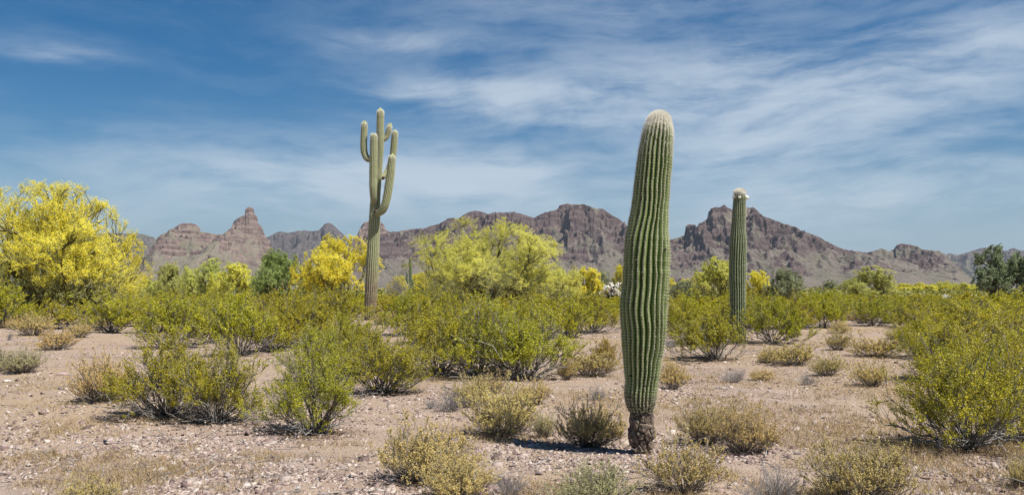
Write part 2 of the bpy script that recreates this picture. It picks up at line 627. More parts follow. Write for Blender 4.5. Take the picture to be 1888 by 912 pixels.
def mountain_mat(name, rock_a, rock_b, slope_a, slope_b, cap, scree=.0):
    m, T, out = new_mat(name)
    geo = T.new('ShaderNodeNewGeometry')
    pos = geo.outputs['Position']
    sp = T.new('ShaderNodeSeparateXYZ')
    T.l.new(pos, sp.inputs[0])
    # strata follow the height, blurred by noise
    warp = T.noise(pos, .012, 4, .6)
    band = T.noise(T.xyz(T.m('MULTIPLY', sp.outputs[0], .004), T.m('MULTIPLY', sp.outputs[1], .004),
                         T.m('ADD', T.m('MULTIPLY', sp.outputs[2], .075), T.m('MULTIPLY', warp, 1.3))), 1.0, 4, .6)
    n1 = T.noise(pos, .03, 5, .65)
    n2 = T.noise(pos, .22, 4, .7)
    rock = T.mix(T.remap(T.m('ADD', T.m('MULTIPLY', band, .6), T.m('MULTIPLY', n1, .4)), .38, .62), rock_a, rock_b)
    rock = T.mix(T.remap(n2, .45, .75, 0, .45), rock, tuple(c * .55 for c in rock_a))
    n3 = T.noise(pos, .008, 4, .6)
    slope = T.mix(T.remap(n3, .4, .6), slope_a, slope_b)
    slope = T.mix(T.remap(n2, .49, .66, 0, .8), slope, (.075, .072, .05))             # desert shrubs on the slope
    slope = T.mix(T.m('MULTIPLY', T.attr('high').outputs['Fac'], T.remap(n1, .42, .6)), slope, cap)
    f = T.remap(T.m('ADD', T.attr('steep').outputs['Fac'], T.m('MULTIPLY', T.m('SUBTRACT', n1, .5), .55)), .30, .46)
    c = T.mix(f, slope, rock)
    p = T.new('ShaderNodeBsdfPrincipled')
    T.l.new(c, p.inputs['Base Color'])
    p.inputs['Roughness'].default_value = .95
    p.inputs['Specular IOR Level'].default_value = .1
    bp = T.new('ShaderNodeBump')
    bp.inputs['Strength'].default_value = 1.0
    bp.inputs['Distance'].default_value = 7.0
    T.l.new(T.noise(pos, .14, 5, .65), bp.inputs['Height'])
    T.l.new(bp.outputs[0], p.inputs['Normal'])
    T.l.new(p.outputs[0], out.inputs[0])
    return m


def mountain(name, prof, D, front, back, cell, seed, mat, label, crag=1.0, terr=.75, step=30.0, spur=.60, foot=1.5, smoothpx=26, meander=120.0, jag=1.0):
    prof = np.array(prof, float)
    pj = np.arange(prof[0, 0], prof[-1, 0], .8)
    pyj = np.interp(pj, prof[:, 0], prof[:, 1])
    pyj = pyj + jag * (1.3 * fbm(pj / 7.0, pj * 0 + seed, seed, 3) + .8 * np.abs(perlin(pj / 3.1, pj * 0 + 2.5, seed + 3))) * sstep(8, 40, HY - pyj)
    prof = np.stack([pj, pyj], -1)
    px0, px1 = prof[0, 0], prof[-1, 0]
    x0, x1 = (px0 - CX) / F * D, (px1 - CX) / F * D
    X1 = np.arange(x0, x1 + cell, cell)
    Yl = np.concatenate([np.arange(D - front, D - front * .45, cell * 1.7), np.arange(D - front * .45, D + 60, cell),
                         np.arange(D + 60, D + back, cell * 4)])
    X, Y = np.meshgrid(X1, Yl)
    yc = D + meander * .25 * fbm(X1 / 420.0, X1 * 0 + 3.3, seed + 1, 2)
    px = X1 / yc * F + CX
    target = (HY - np.interp(px, prof[:, 0], prof[:, 1])) / F * yc
    target = np.maximum(target, 0)
    k = np.exp(-.5 * (np.arange(-60, 61) * cell / (smoothpx * D / F)) ** 2)
    k /= k.sum()
    Hs = np.convolve(np.pad(target, 60, mode='edge'), k, 'valid')
    Hs = np.minimum(Hs, target * .93 + 2)
    Cr = target - Hs
    t = (yc[None, :] - Y) / front
    wx = X + 35 * fbm(X / 140, Y / 140, seed + 5, 3)
    wy = Y + 35 * fbm(X / 140, Y / 140, seed + 6, 3)
    tt = np.clip(t + .10 * fbm(wx / 260, wy / 300, seed + 9, 3) * sstep(0, .25, t), 0, 1)
    g = np.where(t >= 0, (1 - tt) ** foot, np.clip(1 + t * front / back * 1.0, 0, 1) ** .8)
    env = sstep(.0, .16, t) * sstep(1.0, .55, t)
    sp = ridged(wx / 230, wy / 420, seed + 12, 4)
    sp2 = ridged(wx / 85, wy / 130, seed + 14, 4)
    h = Hs[None, :] * g * (1 + env * (spur * (sp - .55) * 1.6 + spur * .5 * (sp2 - .55)))
    wc = front * .035
    h = h + Cr[None, :] * np.where(t >= 0, np.exp(-np.clip(t * front / (wc * .8 + Cr[None, :] * .22), 0, 9) ** 2 * .7), np.exp(np.clip(t * front / 70, -9, 0)))
    hmax = target.max()
    # outcrops: ledges and cliffs in patches
    mraw = fbm(wx / 130, wy / 130, seed + 20, 4) + .75 * (h / hmax - .50)
    mask = sstep(-.06, .10, mraw)
    hh = h + 9 * fbm(X / 60, Y / 60, seed + 22, 3)
    fr = hh / step
    fl = np.floor(fr)
    ff = fr - fl
    ter = step * (fl + .25 * ff + .75 * sstep(.58, .82, ff)) - (hh - h)
    h = h + (ter - h) * mask * terr * sstep(0, 25, h)
    fade = sstep(0, 30, h)
    h = h + crag * fade * (mask * (15 * (ridged(wx / 38, wy / 38, seed + 25, 4) - .5) + 7 * (ridged(wx / 13, wy / 17, seed + 27, 2) - .5)) + 1.6 * fbm(X / 14, Y / 14, seed + 28, 3) + 5 * sstep(.15, .5, perlin(X / 17, Y / 17, seed + 33)) * sstep(-.3, 0, mraw))
    # hold the skyline
    for _ in range(6):
        vis = t > -9
        pxv = X / Y * F + CX
        el = (h - CH) / Y * F
        b = np.clip(((pxv - px0) / (px1 - px0) * 700).astype(int), 0, 699)
        mx = np.full(700, 1e-3)
        np.maximum.at(mx, b[vis], el[vis])
        pc = px0 + (np.arange(700) + .5) / 700 * (px1 - px0)
        tg = HY - np.interp(pc, prof[:, 0], prof[:, 1])
        ratio = np.clip(tg / np.maximum(mx, .5), .3, 1.8)
        soft = np.convolve(np.pad(ratio, 20, mode='edge'), np.hanning(43)[1:-1] / np.hanning(43)[1:-1].sum(), 'valid')
        w_ = sstep(.30, .03, t)
        h = h * (w_ * np.interp(pxv.ravel(), pc, ratio).reshape(h.shape) + (1 - w_) * np.interp(pxv.ravel(), pc, soft).reshape(h.shape))
    gy, gx = np.gradient(h)
    gx = gx / cell
    gy = gy / np.gradient(Yl)[:, None]
    steep = 1 - 1 / np.sqrt(1 + gx ** 2 + gy ** 2)
    edge = sstep(0, 60, X - x0) * sstep(0, 60, x1 - X)
    h = h * edge - 3 * (1 - sstep(0, 4, h))
    V = np.stack([X, Y, h], -1).reshape(-1, 3)
    ny, nx = X.shape
    i = np.arange(nx * ny).reshape(ny, nx)
    Fq = np.stack([i[:-1, :-1], i[:-1, 1:], i[1:, 1:], i[1:, :-1]], -1).reshape(-1, 4)
    high = sstep(.55, .9, h / hmax)
    o = link(name, mesh_data(name, V, Fq, mat, attrs={'steep': (steep * .75 + mask * .42).ravel(), 'high': high.ravel()}))
    tag(o, label, 'mountain', kind='structure')
    return o


MM_main = mountain_mat('purple_rock', (.082, .059, .057), (.150, .112, .104), (.180, .152, .128), (.148, .132, .100), (.215, .19, .125))
MM_butte = mountain_mat('butte_rock', (.125, .085, .072), (.26, .195, .162), (.215, .185, .14), (.165, .147, .10), (.28, .24, .14))
MM_far = mountain_mat('far_rock', (0.082, 0.070, 0.070), (0.135, 0.115, 0.107), (0.131, 0.123, 0.094), (0.115, 0.111, 0.082), (0.156, 0.148, 0.098))

mountain('mountain_ridge', [(20, 475), (90, 452), (150, 436), (185, 431), (200, 429), (240, 430), (262, 431), (280, 436), (292, 441), (320, 450), (380, 470), (430, 500), (470, 528)],
         6600, 1300, 700, 5.5, 101, MM_far, 'low dark ridge showing behind the yellow palo verde tree')
mountain('rocky_butte', [(225, 529), (256, 492), (272, 466), (288, 443), (292, 436), (300, 431), (308, 428), (311, 424), (320, 420), (328, 415), (333, 412), (343, 411), (352, 411), (360, 413), (367, 418), (370, 427), (385, 429), (400, 432), (412, 431),
                         (419, 425), (427, 419), (431, 408), (438, 402), (447, 397.5), (451.6, 396), (452.2, 387), (454, 383), (460, 381), (466, 382.5), (468.6, 387), (469.2, 395), (473, 398), (475.2, 403), (475.8, 412), (480, 414), (483, 418), (486, 428),
                         (490, 436), (498, 444), (502, 455), (507, 470), (517, 490), (530, 508), (550, 525), (570, 529)],
         4300, 950, 420, 2.6, 202, MM_butte, 'red butte with a round knob on its tapering summit', crag=.8, terr=1.0, step=27, smoothpx=14, foot=1.15, meander=30, spur=.25, jag=.6)
mountain('mountain_ridge', [(420, 500), (455, 462), (480, 441), (497, 435), (510, 428), (518, 426), (530, 429), (545, 426), (560, 424), (575, 426), (588, 424), (594, 418), (598, 413), (605, 410), (612, 412), (620, 420), (632, 430), (640, 438), (660, 452), (690, 475), (730, 510), (760, 528)],
         7200, 1600, 700, 5.5, 303, MM_far, 'dark bluish ridge with a pointed peak behind the red butte')
mountain('rocky_butte', [(560, 528), (600, 495), (635, 458), (652, 440), (660, 430), (666, 416), (670, 410), (680, 408), (690, 409), (702, 409), (708, 414), (711, 423), (720, 428), (735, 436), (770, 462), (820, 505), (850, 528)],
         4900, 900, 420, 3.2, 404, MM_butte, 'pale flat topped butte behind the armed saguaro', terr=.8, step=26, smoothpx=14, foot=1.2, meander=30)
mountain('mountain_range', [(590, 529), (640, 492), (680, 455), (700, 437), (715, 427), (722, 427), (735, 426), (748, 423), (768, 421), (785, 420), (790, 417), (810, 412), (820, 406), (826, 402), (836, 401), (841, 405), (848, 400), (855, 395), (866, 390), (875, 388), (890, 390), (900, 394), (910, 391), (930, 391), (945, 390),
                            (960, 393), (975, 398), (985, 401), (995, 395), (1005, 391), (1020, 388), (1029, 384), (1032, 378), (1045, 375), (1058, 377), (1075, 376), (1090, 380), (1100, 385), (1106, 384), (1112, 384), (1118, 389), (1130, 397), (1140, 402), (1152, 411), (1165, 424), (1185, 440), (1215, 462), (1260, 500), (1300, 528)],
         3800, 1150, 500, 2.7, 505, MM_main, 'long purple brown mountain range between the armed saguaro and the thick saguaro', foot=1.35)
mountain('mountain_range', [(1060, 529), (1110, 500), (1150, 473), (1200, 452), (1234, 441), (1250, 438), (1262, 433), (1264, 417), (1268, 413.5), (1275, 413), (1282, 414), (1285, 418), (1288, 411), (1298, 408), (1304, 402), (1306, 390), (1311, 384), (1318, 381.5), (1328, 381), (1333, 378), (1336, 376), (1340, 381), (1347, 385), (1353, 388),
                            (1362, 384), (1376, 382), (1388, 381.5), (1395, 386), (1405, 396), (1412, 400), (1420, 402), (1440, 410), (1460, 416), (1472, 419), (1476, 424), (1490, 428), (1500, 432), (1510, 436), (1528, 446), (1545, 455), (1558, 459), (1575, 462), (1598, 465), (1615, 461), (1626, 457), (1640, 463), (1648, 459), (1653, 451), (1660, 449), (1668, 449),
                            (1680, 451), (1693, 454), (1700, 459), (1720, 461), (1733, 462), (1738, 466), (1746, 474), (1752, 479), (1762, 488), (1772, 495), (1785, 508), (1800, 518), (1830, 529)],
         3400, 1100, 480, 2.5, 606, MM_main, 'purple brown mountain range with a square crag to the right of the thick saguaro', foot=1.35)
mountain('mountain_ridge', [(1620, 529), (1680, 490), (1738, 466), (1745, 469), (1752, 466), (1765, 470), (1780, 466), (1797, 460), (1812, 456), (1830, 456), (1845, 458), (1855, 462), (1868, 456), (1880, 461), (1900, 462), (1940, 452), (2000, 446), (2080, 470), (2160, 528)],
         6800, 1500, 700, 5.5, 707, MM_far, 'far bluish ridge behind the dark tree at the edge')

# ------------------------------------------------------------------ saguaros


def cactus_mat(name, valley, crest, areole, streak=None, mott=.35, wool=None):
    m, T, out = new_mat(name)
    tc = T.new('ShaderNodeTexCoord')
    n = T.noise(tc.outputs['Object'], 3.5, 4, .6)
    n2 = T.noise(tc.outputs['Object'], 30, 3, .6)
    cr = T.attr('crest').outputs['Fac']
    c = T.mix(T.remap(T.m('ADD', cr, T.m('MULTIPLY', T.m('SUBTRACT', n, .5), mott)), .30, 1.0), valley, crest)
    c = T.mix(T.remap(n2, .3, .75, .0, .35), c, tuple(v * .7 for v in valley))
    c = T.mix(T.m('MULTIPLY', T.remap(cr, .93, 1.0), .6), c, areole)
    if streak:
        f = T.m('MULTIPLY', T.attr('cork').outputs['Fac'], T.remap(n, .30, .55), clamp=True)
        c = T.mix(f, c, streak)
    if wool:
        sc = T.m('MULTIPLY', T.remap(T.noise(tc.outputs['Object'], 5.5, 5, .65), .62, .70), .75)
        c = T.mix(sc, c, (.16, .13, .085))                # corky weathered patches
        c = T.mix(T.m('MULTIPLY', T.attr('wool').outputs['Fac'], T.remap(cr, .0, .8, .35, 1)), c, wool)
    p = T.new('ShaderNodeBsdfPrincipled')
    T.l.new(c, p.inputs['Base Color'])
    p.inputs['Roughness'].default_value = .6
    p.inputs['Specular IOR Level'].default_value = .3
    T.l.new(p.outputs[0], out.inputs[0])
    return m


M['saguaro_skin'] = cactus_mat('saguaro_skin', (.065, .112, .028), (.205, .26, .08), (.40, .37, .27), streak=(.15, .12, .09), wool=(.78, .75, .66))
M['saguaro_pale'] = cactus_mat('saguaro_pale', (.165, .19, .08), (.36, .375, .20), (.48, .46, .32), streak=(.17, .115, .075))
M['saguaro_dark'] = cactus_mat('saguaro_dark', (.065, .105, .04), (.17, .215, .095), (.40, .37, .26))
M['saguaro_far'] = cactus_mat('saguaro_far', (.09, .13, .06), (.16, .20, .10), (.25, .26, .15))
M['spine'] = leaf_mat('spine', (.50, .46, .35), (.88, .85, .75), rough=.6, trans=.25, objvar=0, hue=0)
M['white_spine'] = leaf_mat('white_spine', (.82, .79, .68), (.95, .93, .86), rough=.7, trans=.35, objvar=0, hue=0)
M['cork'] = rock_mat('cork', (.05, .038, .03), (.25, .195, .15))
M['scar'] = rock_mat('scar', (.025, .02, .015), (.10, .075, .05))
M['bud'] = leaf_mat('bud', (.30, .36, .08), (.55, .55, .25), rough=.6, trans=.15, objvar=0, hue=0)


def sweep(C, Rr, ribs, depth, seg=10, twist=None, phase=0.0, rows=120, seed=0, wobble=.0, pinch=0.0):
    """ribbed column along a centre line; returns mesh arrays and a frame sampler"""
    C = np.asarray(C, float)
    Rr = np.asarray(Rr, float)
    d = np.concatenate([[0], np.cumsum(np.linalg.norm(np.diff(C, axis=0), axis=1) + .02 * np.abs(np.diff(Rr)))])
    u = np.linspace(0, d[-1], rows)
    # denser rows at the domed tip
    L = d[-1]
    u = L * (1 - (1 - np.linspace(0, 1, rows)) ** 1.25)

    def cr(vals):
        # smooth interpolation (Hermite with finite differences)
        m_ = np.gradient(vals, d, axis=0)
        k = np.clip(np.searchsorted(d, u, side='right') - 1, 0, len(d) - 2)
        h = (d[k + 1] - d[k])
        s = (u - d[k]) / h
        if vals.ndim == 2:
            s, h = s[:, None], h[:, None]
        return ((2 * s ** 3 - 3 * s ** 2 + 1) * vals[k] + (s ** 3 - 2 * s ** 2 + s) * h * m_[k]
                + (-2 * s ** 3 + 3 * s ** 2) * vals[k + 1] + (s ** 3 - s ** 2) * h * m_[k + 1])
    P = cr(C)
    Rq = np.maximum(np.interp(u, d, Rr) * .5 + cr(Rr) * .5, .0005)
    if pinch:
        Rq = Rq * (1 + pinch * fbm(u * 5.5, u * 0 + .5, seed + 8, 3) + pinch * .5 * perlin(u * 19, u * 0 + 1.5, seed + 5))
    # round dome at the end
    r_end = np.interp(L - Rr[-1], u, Rq)
    rem = L - u
    dome = rem < r_end
    Rq = np.where(dome, np.sqrt(np.maximum(r_end ** 2 - (r_end - rem) ** 2, 1e-8)) * .98 + .0005, Rq)
    T = unit(np.gradient(P, axis=0))
    n = np.array([1.0, 0, 0]) if abs(T[0, 0]) < .9 else np.array([0, 0, 1.0])
    N1 = np.zeros_like(T)
    for i in range(len(T)):
        n = n - T[i] * np.dot(n, T[i])
        n /= np.linalg.norm(n)
        N1[i] = n
    N2 = np.cross(T, N1)
    na = ribs * seg
    th = np.arange(na) / na * 2 * np.pi
    c = np.abs(np.cos(th * ribs / 2))
    prof = c ** .85
    tw = np.zeros(rows) + phase if twist is None else np.interp(u / L, np.linspace(0, 1, len(twist)), twist) + phase
    TH = th[None, :] + tw[:, None]
    if wobble:
        TH = TH + wobble * fbm(u[:, None] * 2.2 + 0 * th[None, :], np.cos(th)[None, :] * 1.2 + np.sin(th)[None, :] * 3 + 0 * u[:, None], seed, 2) / ribs * 6
    rad = Rq[:, None] * (1 - depth * (1 - prof)[None, :])
    V = P[:, None, :] + rad[..., None] * (np.cos(TH)[..., None] * N1[:, None, :] + np.sin(TH)[..., None] * N2[:, None, :])
    idx = np.arange(rows * na).reshape(rows, na)
    nx = np.roll(idx, -1, 1)
    Fq = np.stack([idx[:-1], nx[:-1], nx[1:], idx[1:]], -1).reshape(-1, 4)
    crest = np.tile(prof, rows)
    hfrac = np.repeat(u / L, na)
    info = dict(V=V, N1=N1, N2=N2, T=T, TH=TH, u=u, L=L, seg=seg, ribs=ribs, R=Rq)
    return V.reshape(-1, 3), Fq, {'crest': crest, 'hf': hfrac}, info


def spines(info, spacing, n, length, thick, rng, pad=.006, tip_extra=1.0, tip_len=0.0):
    """clusters of spines and felt pads along the rib crests"""
    u, L = info['u'], info['L']
    us = []
    p = spacing * .5
    while p < L * .998:
        us.append(p)
        p += spacing * (.55 if L - p < tip_len else 1.0)
    us = np.array(us)
    f = np.interp(us, u, np.arange(len(u)))
    k = np.minimum(f.astype(int), len(u) - 2)
    fr = (f - k)[:, None, None]
    rib = np.arange(info['ribs']) * info['seg']
    Vc = info['V'][:, rib, :]
    pos = Vc[k] * (1 - fr) + Vc[k + 1] * fr
    TH = info['TH'][:, rib][k]
    N1, N2, T = info['N1'][k][:, None, :], info['N2'][k][:, None, :], info['T'][k][:, None, :]
    out = np.cos(TH)[..., None] * N1 + np.sin(TH)[..., None] * N2
    # slope of the surface
    dV = (Vc[k + 1] - Vc[k])
    tan = unit(dV)
    out = unit(out - tan * (out * tan).sum(-1, keepdims=True))
    side = np.cross(out, tan)
    pos, out, tan, side = (a.reshape(-1, 3) for a in (pos, out, tan, side))
    tipw = np.repeat(np.clip(1 - (L - us) / max(tip_len, 1e-6), 0, 1) if tip_len else np.zeros(len(us)), info['ribs'])
    pos = pos + side * rng.normal(0, spacing * .12, (len(pos), 1))
    i = np.repeat(np.arange(len(pos)), n)
    a = rng.uniform(0, 6.283, len(i))
    sp = rng.uniform(.25, 1.6, len(i))
    d = unit(out[i] + (np.cos(a) * sp)[:, None] * side[i] + (np.sin(a) * sp - .25)[:, None] * tan[i])
    ln = length * rng.uniform(.5, 1.2, len(i)) * (1 + tip_extra * tipw[i])
    b = unit(np.cross(d, rng.normal(size=d.shape))) * thick
    p0 = pos[i]
    V = np.stack([p0 + b, p0 - b, p0 + d * ln[:, None]], 1).reshape(-1, 3)
    Fs = np.arange(len(V)).reshape(-1, 3)
    tint = np.repeat(np.clip(rng.uniform(0, .8, len(i)) + tipw[i], 0, 1), 3)
    parts = [(V, Fs, {'tint': tint})]
    if pad:
        oc = np.array([[1, 0, 0], [0, 1, 0], [-1, 0, 0], [0, -1, 0], [0, 0, 1.0]])
        pv = pos[:, None, :] + pad * (oc[None, :, 0:1] * side[:, None, :] + oc[None, :, 1:2] * tan[:, None, :] * 1.5 + oc[None, :, 2:3] * out[:, None, :])
        tri = np.array([[0, 1, 4], [1, 2, 4], [2, 3, 4], [3, 0, 4]])
        pf = (np.arange(len(pos))[:, None, None] * 5 + tri).reshape(-1, 3)
        parts.append((pv.reshape(-1, 3), pf, {'tint': np.repeat(np.clip(rng.uniform(.0, .5, len(pos)) + tipw, 0, 1), 5)}))
    return merge(parts)


def from_edges(rows, Y, bx):
    """silhouette rows (y, left, right) in pixels -> centre line and radii in metres relative to the base point bx"""
    rows = sorted(rows, key=lambda r: -r[0])
    C, Rr = [], []
    z0 = None
    for y, l, r in rows:
        z = CH - (y - HY) / F * Y
        C.append([((l + r) / 2 - CX) / F * Y - bx[0], 0.0, z - bx[2]])
        Rr.append((r - l) / 2 / F * Y)
    return np.array(C), np.array(Rr)


def lump(center, size, seed, sub=2, amp=.3, squash=(1, 1, 1)):
    bpyme = lumps_cache.get(sub)
    if bpyme is None:
        import bmesh
        bm = bmesh.new()
        bmesh.ops.create_icosphere(bm, subdivisions=sub, radius=1)
        V = np.array([v.co[:] for v in bm.verts])
        Fc = np.array([[v.index for v in f.verts] for f in bm.faces])
        bm.free()
        bpyme = lumps_cache[sub] = (V, Fc)
    V, Fc = bpyme
    r = 1 + amp * fbm(V[:, 0] * 1.3 + V[:, 2] * .7 + seed, V[:, 1] * 1.3 - V[:, 2] * .9 + seed * 1.7, seed, 3)
    return V * r[:, None] * np.array(squash) * size + np.asarray(center), Fc


lumps_cache = {}


def thick_saguaro():
    rng = np.random.default_rng(5)
    base = at(1183, 836)
    Y = base[1]
    rows = [(757, 1160, 1204.6), (750, 1156.5, 1207), (745, 1154.2, 1208.6), (738, 1152, 1210), (729, 1150.6, 1211), (718, 1151.3, 1212), (706, 1152.4, 1213.5), (690, 1151, 1216.5), (660, 1148.6, 1220), (635, 1146.5, 1224.5), (607, 1145, 1228),
            (560, 1144, 1229.5), (540, 1146, 1231.5), (510, 1148, 1234), (480, 1149.6, 1235), (455, 1151.5, 1234.5), (438, 1153, 1233.5), (420, 1157, 1232), (400, 1161.7, 1231.7), (380, 1164.5, 1232.5), (363, 1166.7, 1234), (340, 1169, 1235.5), (320, 1171.7, 1237), (300, 1174.5, 1239),
            (280, 1177.5, 1239.8), (260, 1182, 1240.3), (245, 1186, 1240), (232, 1190, 1239), (222, 1194, 1237), (207, 1199, 1233.5)]
    C, Rr = from_edges(rows, Y, base)
    t = thing('saguaro_cactus', 'thick single column saguaro with white crown and woody foot', 'cactus', base)
    tw = .10 * np.array([0, .2, .6, .2, -.3, -.5, .3, .9, .3, -.2, 0])
    V, Fq, A, info = sweep(C, Rr, 24, .19, seg=10, twist=tw, phase=.07, rows=320, seed=3, wobble=.34, pinch=.030)
    A['cork'] = 1 - sstep(.0, .085, A['hf'] + .02 * np.sin(np.arange(len(A['hf'])) % 240 * .37))
    A['wool'] = sstep(.955, .995, A['hf'])
    # shallow pleats across the column, as it grew year by year
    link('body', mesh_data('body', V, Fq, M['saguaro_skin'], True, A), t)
    V, Fs, A = spines(info, .029, 9, .027, .0006, rng, pad=.0054, tip_extra=.35, tip_len=.45)
    link('spines', mesh_data('spines', V, Fs, M['spine'], False, A), t)
    # white crown
    u, L = info['u'], info['L']
    n = 34000
    q = L - (rng.uniform(0, 1, n) * rng.uniform(0, 1, n)) ** 1.15 * .25
    k = np.clip(np.searchsorted(u, q), 1, len(u) - 1)
    j = rng.integers(0, info['V'].shape[1], n)
    p0 = info['V'][k, j]
    cen = C[-1] - np.array([0, 0, .22])
    d = unit(unit(p0 - cen) + rng.normal(0, .3, (n, 3)))
    b = unit(np.cross(d, rng.normal(size=d.shape))) * .0011
    ln = rng.uniform(.014, .032, n)[:, None]
    Vt = np.stack([p0 + b, p0 - b, p0 + d * ln], 1).reshape(-1, 3)
    link('crown_bristles', mesh_data('crown_bristles', Vt, np.arange(len(Vt)).reshape(-1, 3), M['white_spine'], False, {'tint': np.repeat(rng.uniform(.2, 1, n), 3)}), t)
    # woody foot
    rowsb = [(841, 1165, 1202), (835, 1165, 1200.5), (828, 1163, 1202), (815, 1162, 1203), (800, 1160.5, 1206), (790, 1161, 1205), (775, 1160, 1203), (764, 1161, 1203), (755, 1163, 1202)]
    Cb, Rb = from_edges(rowsb, Y, base)
    nr, na = 120, 200
    ub = np.linspace(0, 1, nr)
    zc = np.interp(ub, np.linspace(0, 1, len(Cb)), Cb[:, 2])
    xc = np.interp(ub, np.linspace(0, 1, len(Cb)), Cb[:, 0])
    rc = np.interp(ub, np.linspace(0, 1, len(Cb)), Rb)
    th = np.arange(na) / na * 2 * np.pi
    TH, ZC = np.meshgrid(th, zc)
    # plates of bark: jittered cells on the unrolled surface
    cx, cz = rng.uniform(0, 2 * np.pi, 70), rng.uniform(zc[0], zc[-1], 70)
    ch = rng.uniform(-.8, 1, 70)
    dt = np.abs(TH[..., None] - cx)
    dt = np.minimum(dt, 2 * np.pi - dt) * .12
    dd = np.sqrt((dt * 1.3) ** 2 + (ZC[..., None] - cz) ** 2)
    srt = np.argsort(dd, -1)
    d1 = np.take_along_axis(dd, srt[..., :1], -1)[..., 0]
    d2 = np.take_along_axis(dd, srt[..., 1:2], -1)[..., 0]
    cell = ch[srt[..., 0]]
    disp = .019 * cell + .022 * sstep(0, .02, d2 - d1) - .018 + .018 * fbm(TH * 3, ZC * 14, 7, 3)
    rr = rc[:, None] + disp
    Vb = np.stack([xc[:, None] + rr * np.cos(TH), rr * np.sin(TH), ZC], -1).reshape(-1, 3)
    ix = np.arange(nr * na).reshape(nr, na)
    nx = np.roll(ix, -1, 1)
    link('woody_foot', mesh_data('woody_foot', Vb, np.stack([ix[:-1], nx[:-1], nx[1:], ix[1:]], -1).reshape(-1, 4), M['cork'], False), t)
    # corky rim where the green skin ends, and dark scars
    for (px, py, s) in ((1160, 727, .022), (1184, 707, .016), (1205, 262, .014), (1201, 275, .012), (1221, 283, .012), (1199, 424, .010), (1163, 746, .02), (1178, 748, .018), (1193, 747, .018), (1203, 742, .016), (1170, 740, .014), (1192, 480, .010), (1222, 460, .012), (1163, 560, .012), (1207, 590, .011), (1176, 640, .012), (1215, 655, .012), (1186, 350, .009), (1160, 690, .014), (1200, 715, .012)):
        zz = CH - (py - HY) / F * Y - base[2]
        xx = (px - CX) / F * Y - base[0]
        cxx = np.interp(zz, C[:, 2], C[:, 0])
        rx = np.interp(zz, C[:, 2], Rr)
        yy = -math.sqrt(max(rx ** 2 - (xx - cxx) ** 2, 1e-5)) * .97
        Vl, Fl = lump((xx, yy, zz), s, int(px), 2, .5, (1, .5, .8))
        link('scar', mesh_data('scar', Vl, Fl, M['scar']), t)
    return t


thick_saguaro()


def crowned_saguaro():
    rng = np.random.default_rng(6)
    px0 = 1360
    base = at(px0, 630)
    Y = base[1]
    z6 = lambda x, y: (1100 + x / 2.4, 180 + y / 2.4)
    rows = [(632, 1346, 1375), (600, 1345, 1375), (543, 1345.8, 1374.4), (513, 1344.6, 1375), (472, 1345, 1375.8), (450, 1345.6, 1376.4), (438, 1346.5, 1376), (428, 1347.5, 1374.6), (413, 1348.7, 1374.4), (390, 1350.5, 1374.6), (367, 1352.5, 1375), (360, 1353, 1375), (350, 1354.5, 1373)]
    C, Rr = from_edges(rows, Y, base)
    t = thing('saguaro_cactus', 'slender dark saguaro column crowned with a ring of woolly knobs', 'cactus', base)
    V, Fq, A, info = sweep(C, Rr, 21, .16, seg=6, twist=[0, .05, -.03, .04, 0], rows=160, seed=4, wobble=.10, pinch=.03)
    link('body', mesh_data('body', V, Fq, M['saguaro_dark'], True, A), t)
    V, Fs, A = spines(info, .04, 6, .032, .0014, rng, pad=.009, tip_len=.3)
    link('spines', mesh_data('spines', V, Fs, M['spine'], False, A), t)
    ztop = C[-1, 2]
    wool = []
    Vl, Fl = lump((C[-1, 0], 0, ztop - .11), .165, 5, 3, .08, (1, 1, .82))
    link('woolly_crown', mesh_data('woolly_crown', Vl, Fl, M['white_spine'], True, {'tint': np.full(len(Vl), .3)}), t)
    for (dx, dy, dz, s) in ((-.175, -.05, -.22, .058), (.19, -.03, -.23, .082), (-.05, -.19, -.24, .045), (.10, .17, -.22, .05), (-.13, .13, -.23, .05)):
        Vl, Fl = lump((C[-1, 0] + dx, dy, ztop + dz), s, int(abs(dx) * 100) + 3, 2, .25, (1, 1, .85))
        kb = link('knob', mesh_data('knob', Vl, Fl, M['white_spine'], True, {'tint': np.full(len(Vl), .45)}), t)
    n = 4000
    a = rng.uniform(0, 6.283, n)
    rr = np.sqrt(rng.uniform(0, 1, n)) * .17
    p0 = np.stack([C[-1, 0] + rr * np.cos(a), rr * np.sin(a), ztop - .13 + np.sqrt(np.maximum(.175 ** 2 - rr ** 2, 0)) * .82], -1)
    d = unit(p0 - np.array([C[-1, 0], 0, ztop - .25]) + rng.normal(0, .06, (n, 3)))
    b = unit(np.cross(d, rng.normal(size=d.shape))) * .003
    Vt = np.stack([p0 + b, p0 - b, p0 + d * rng.uniform(.03, .07, n)[:, None]], 1).reshape(-1, 3)
    link('crown_bristles', mesh_data('crown_bristles', Vt, np.arange(len(Vt)).reshape(-1, 3), M['white_spine'], False, {'tint': np.repeat(rng.uniform(.2, .8, n), 3)}), t)


crowned_saguaro()


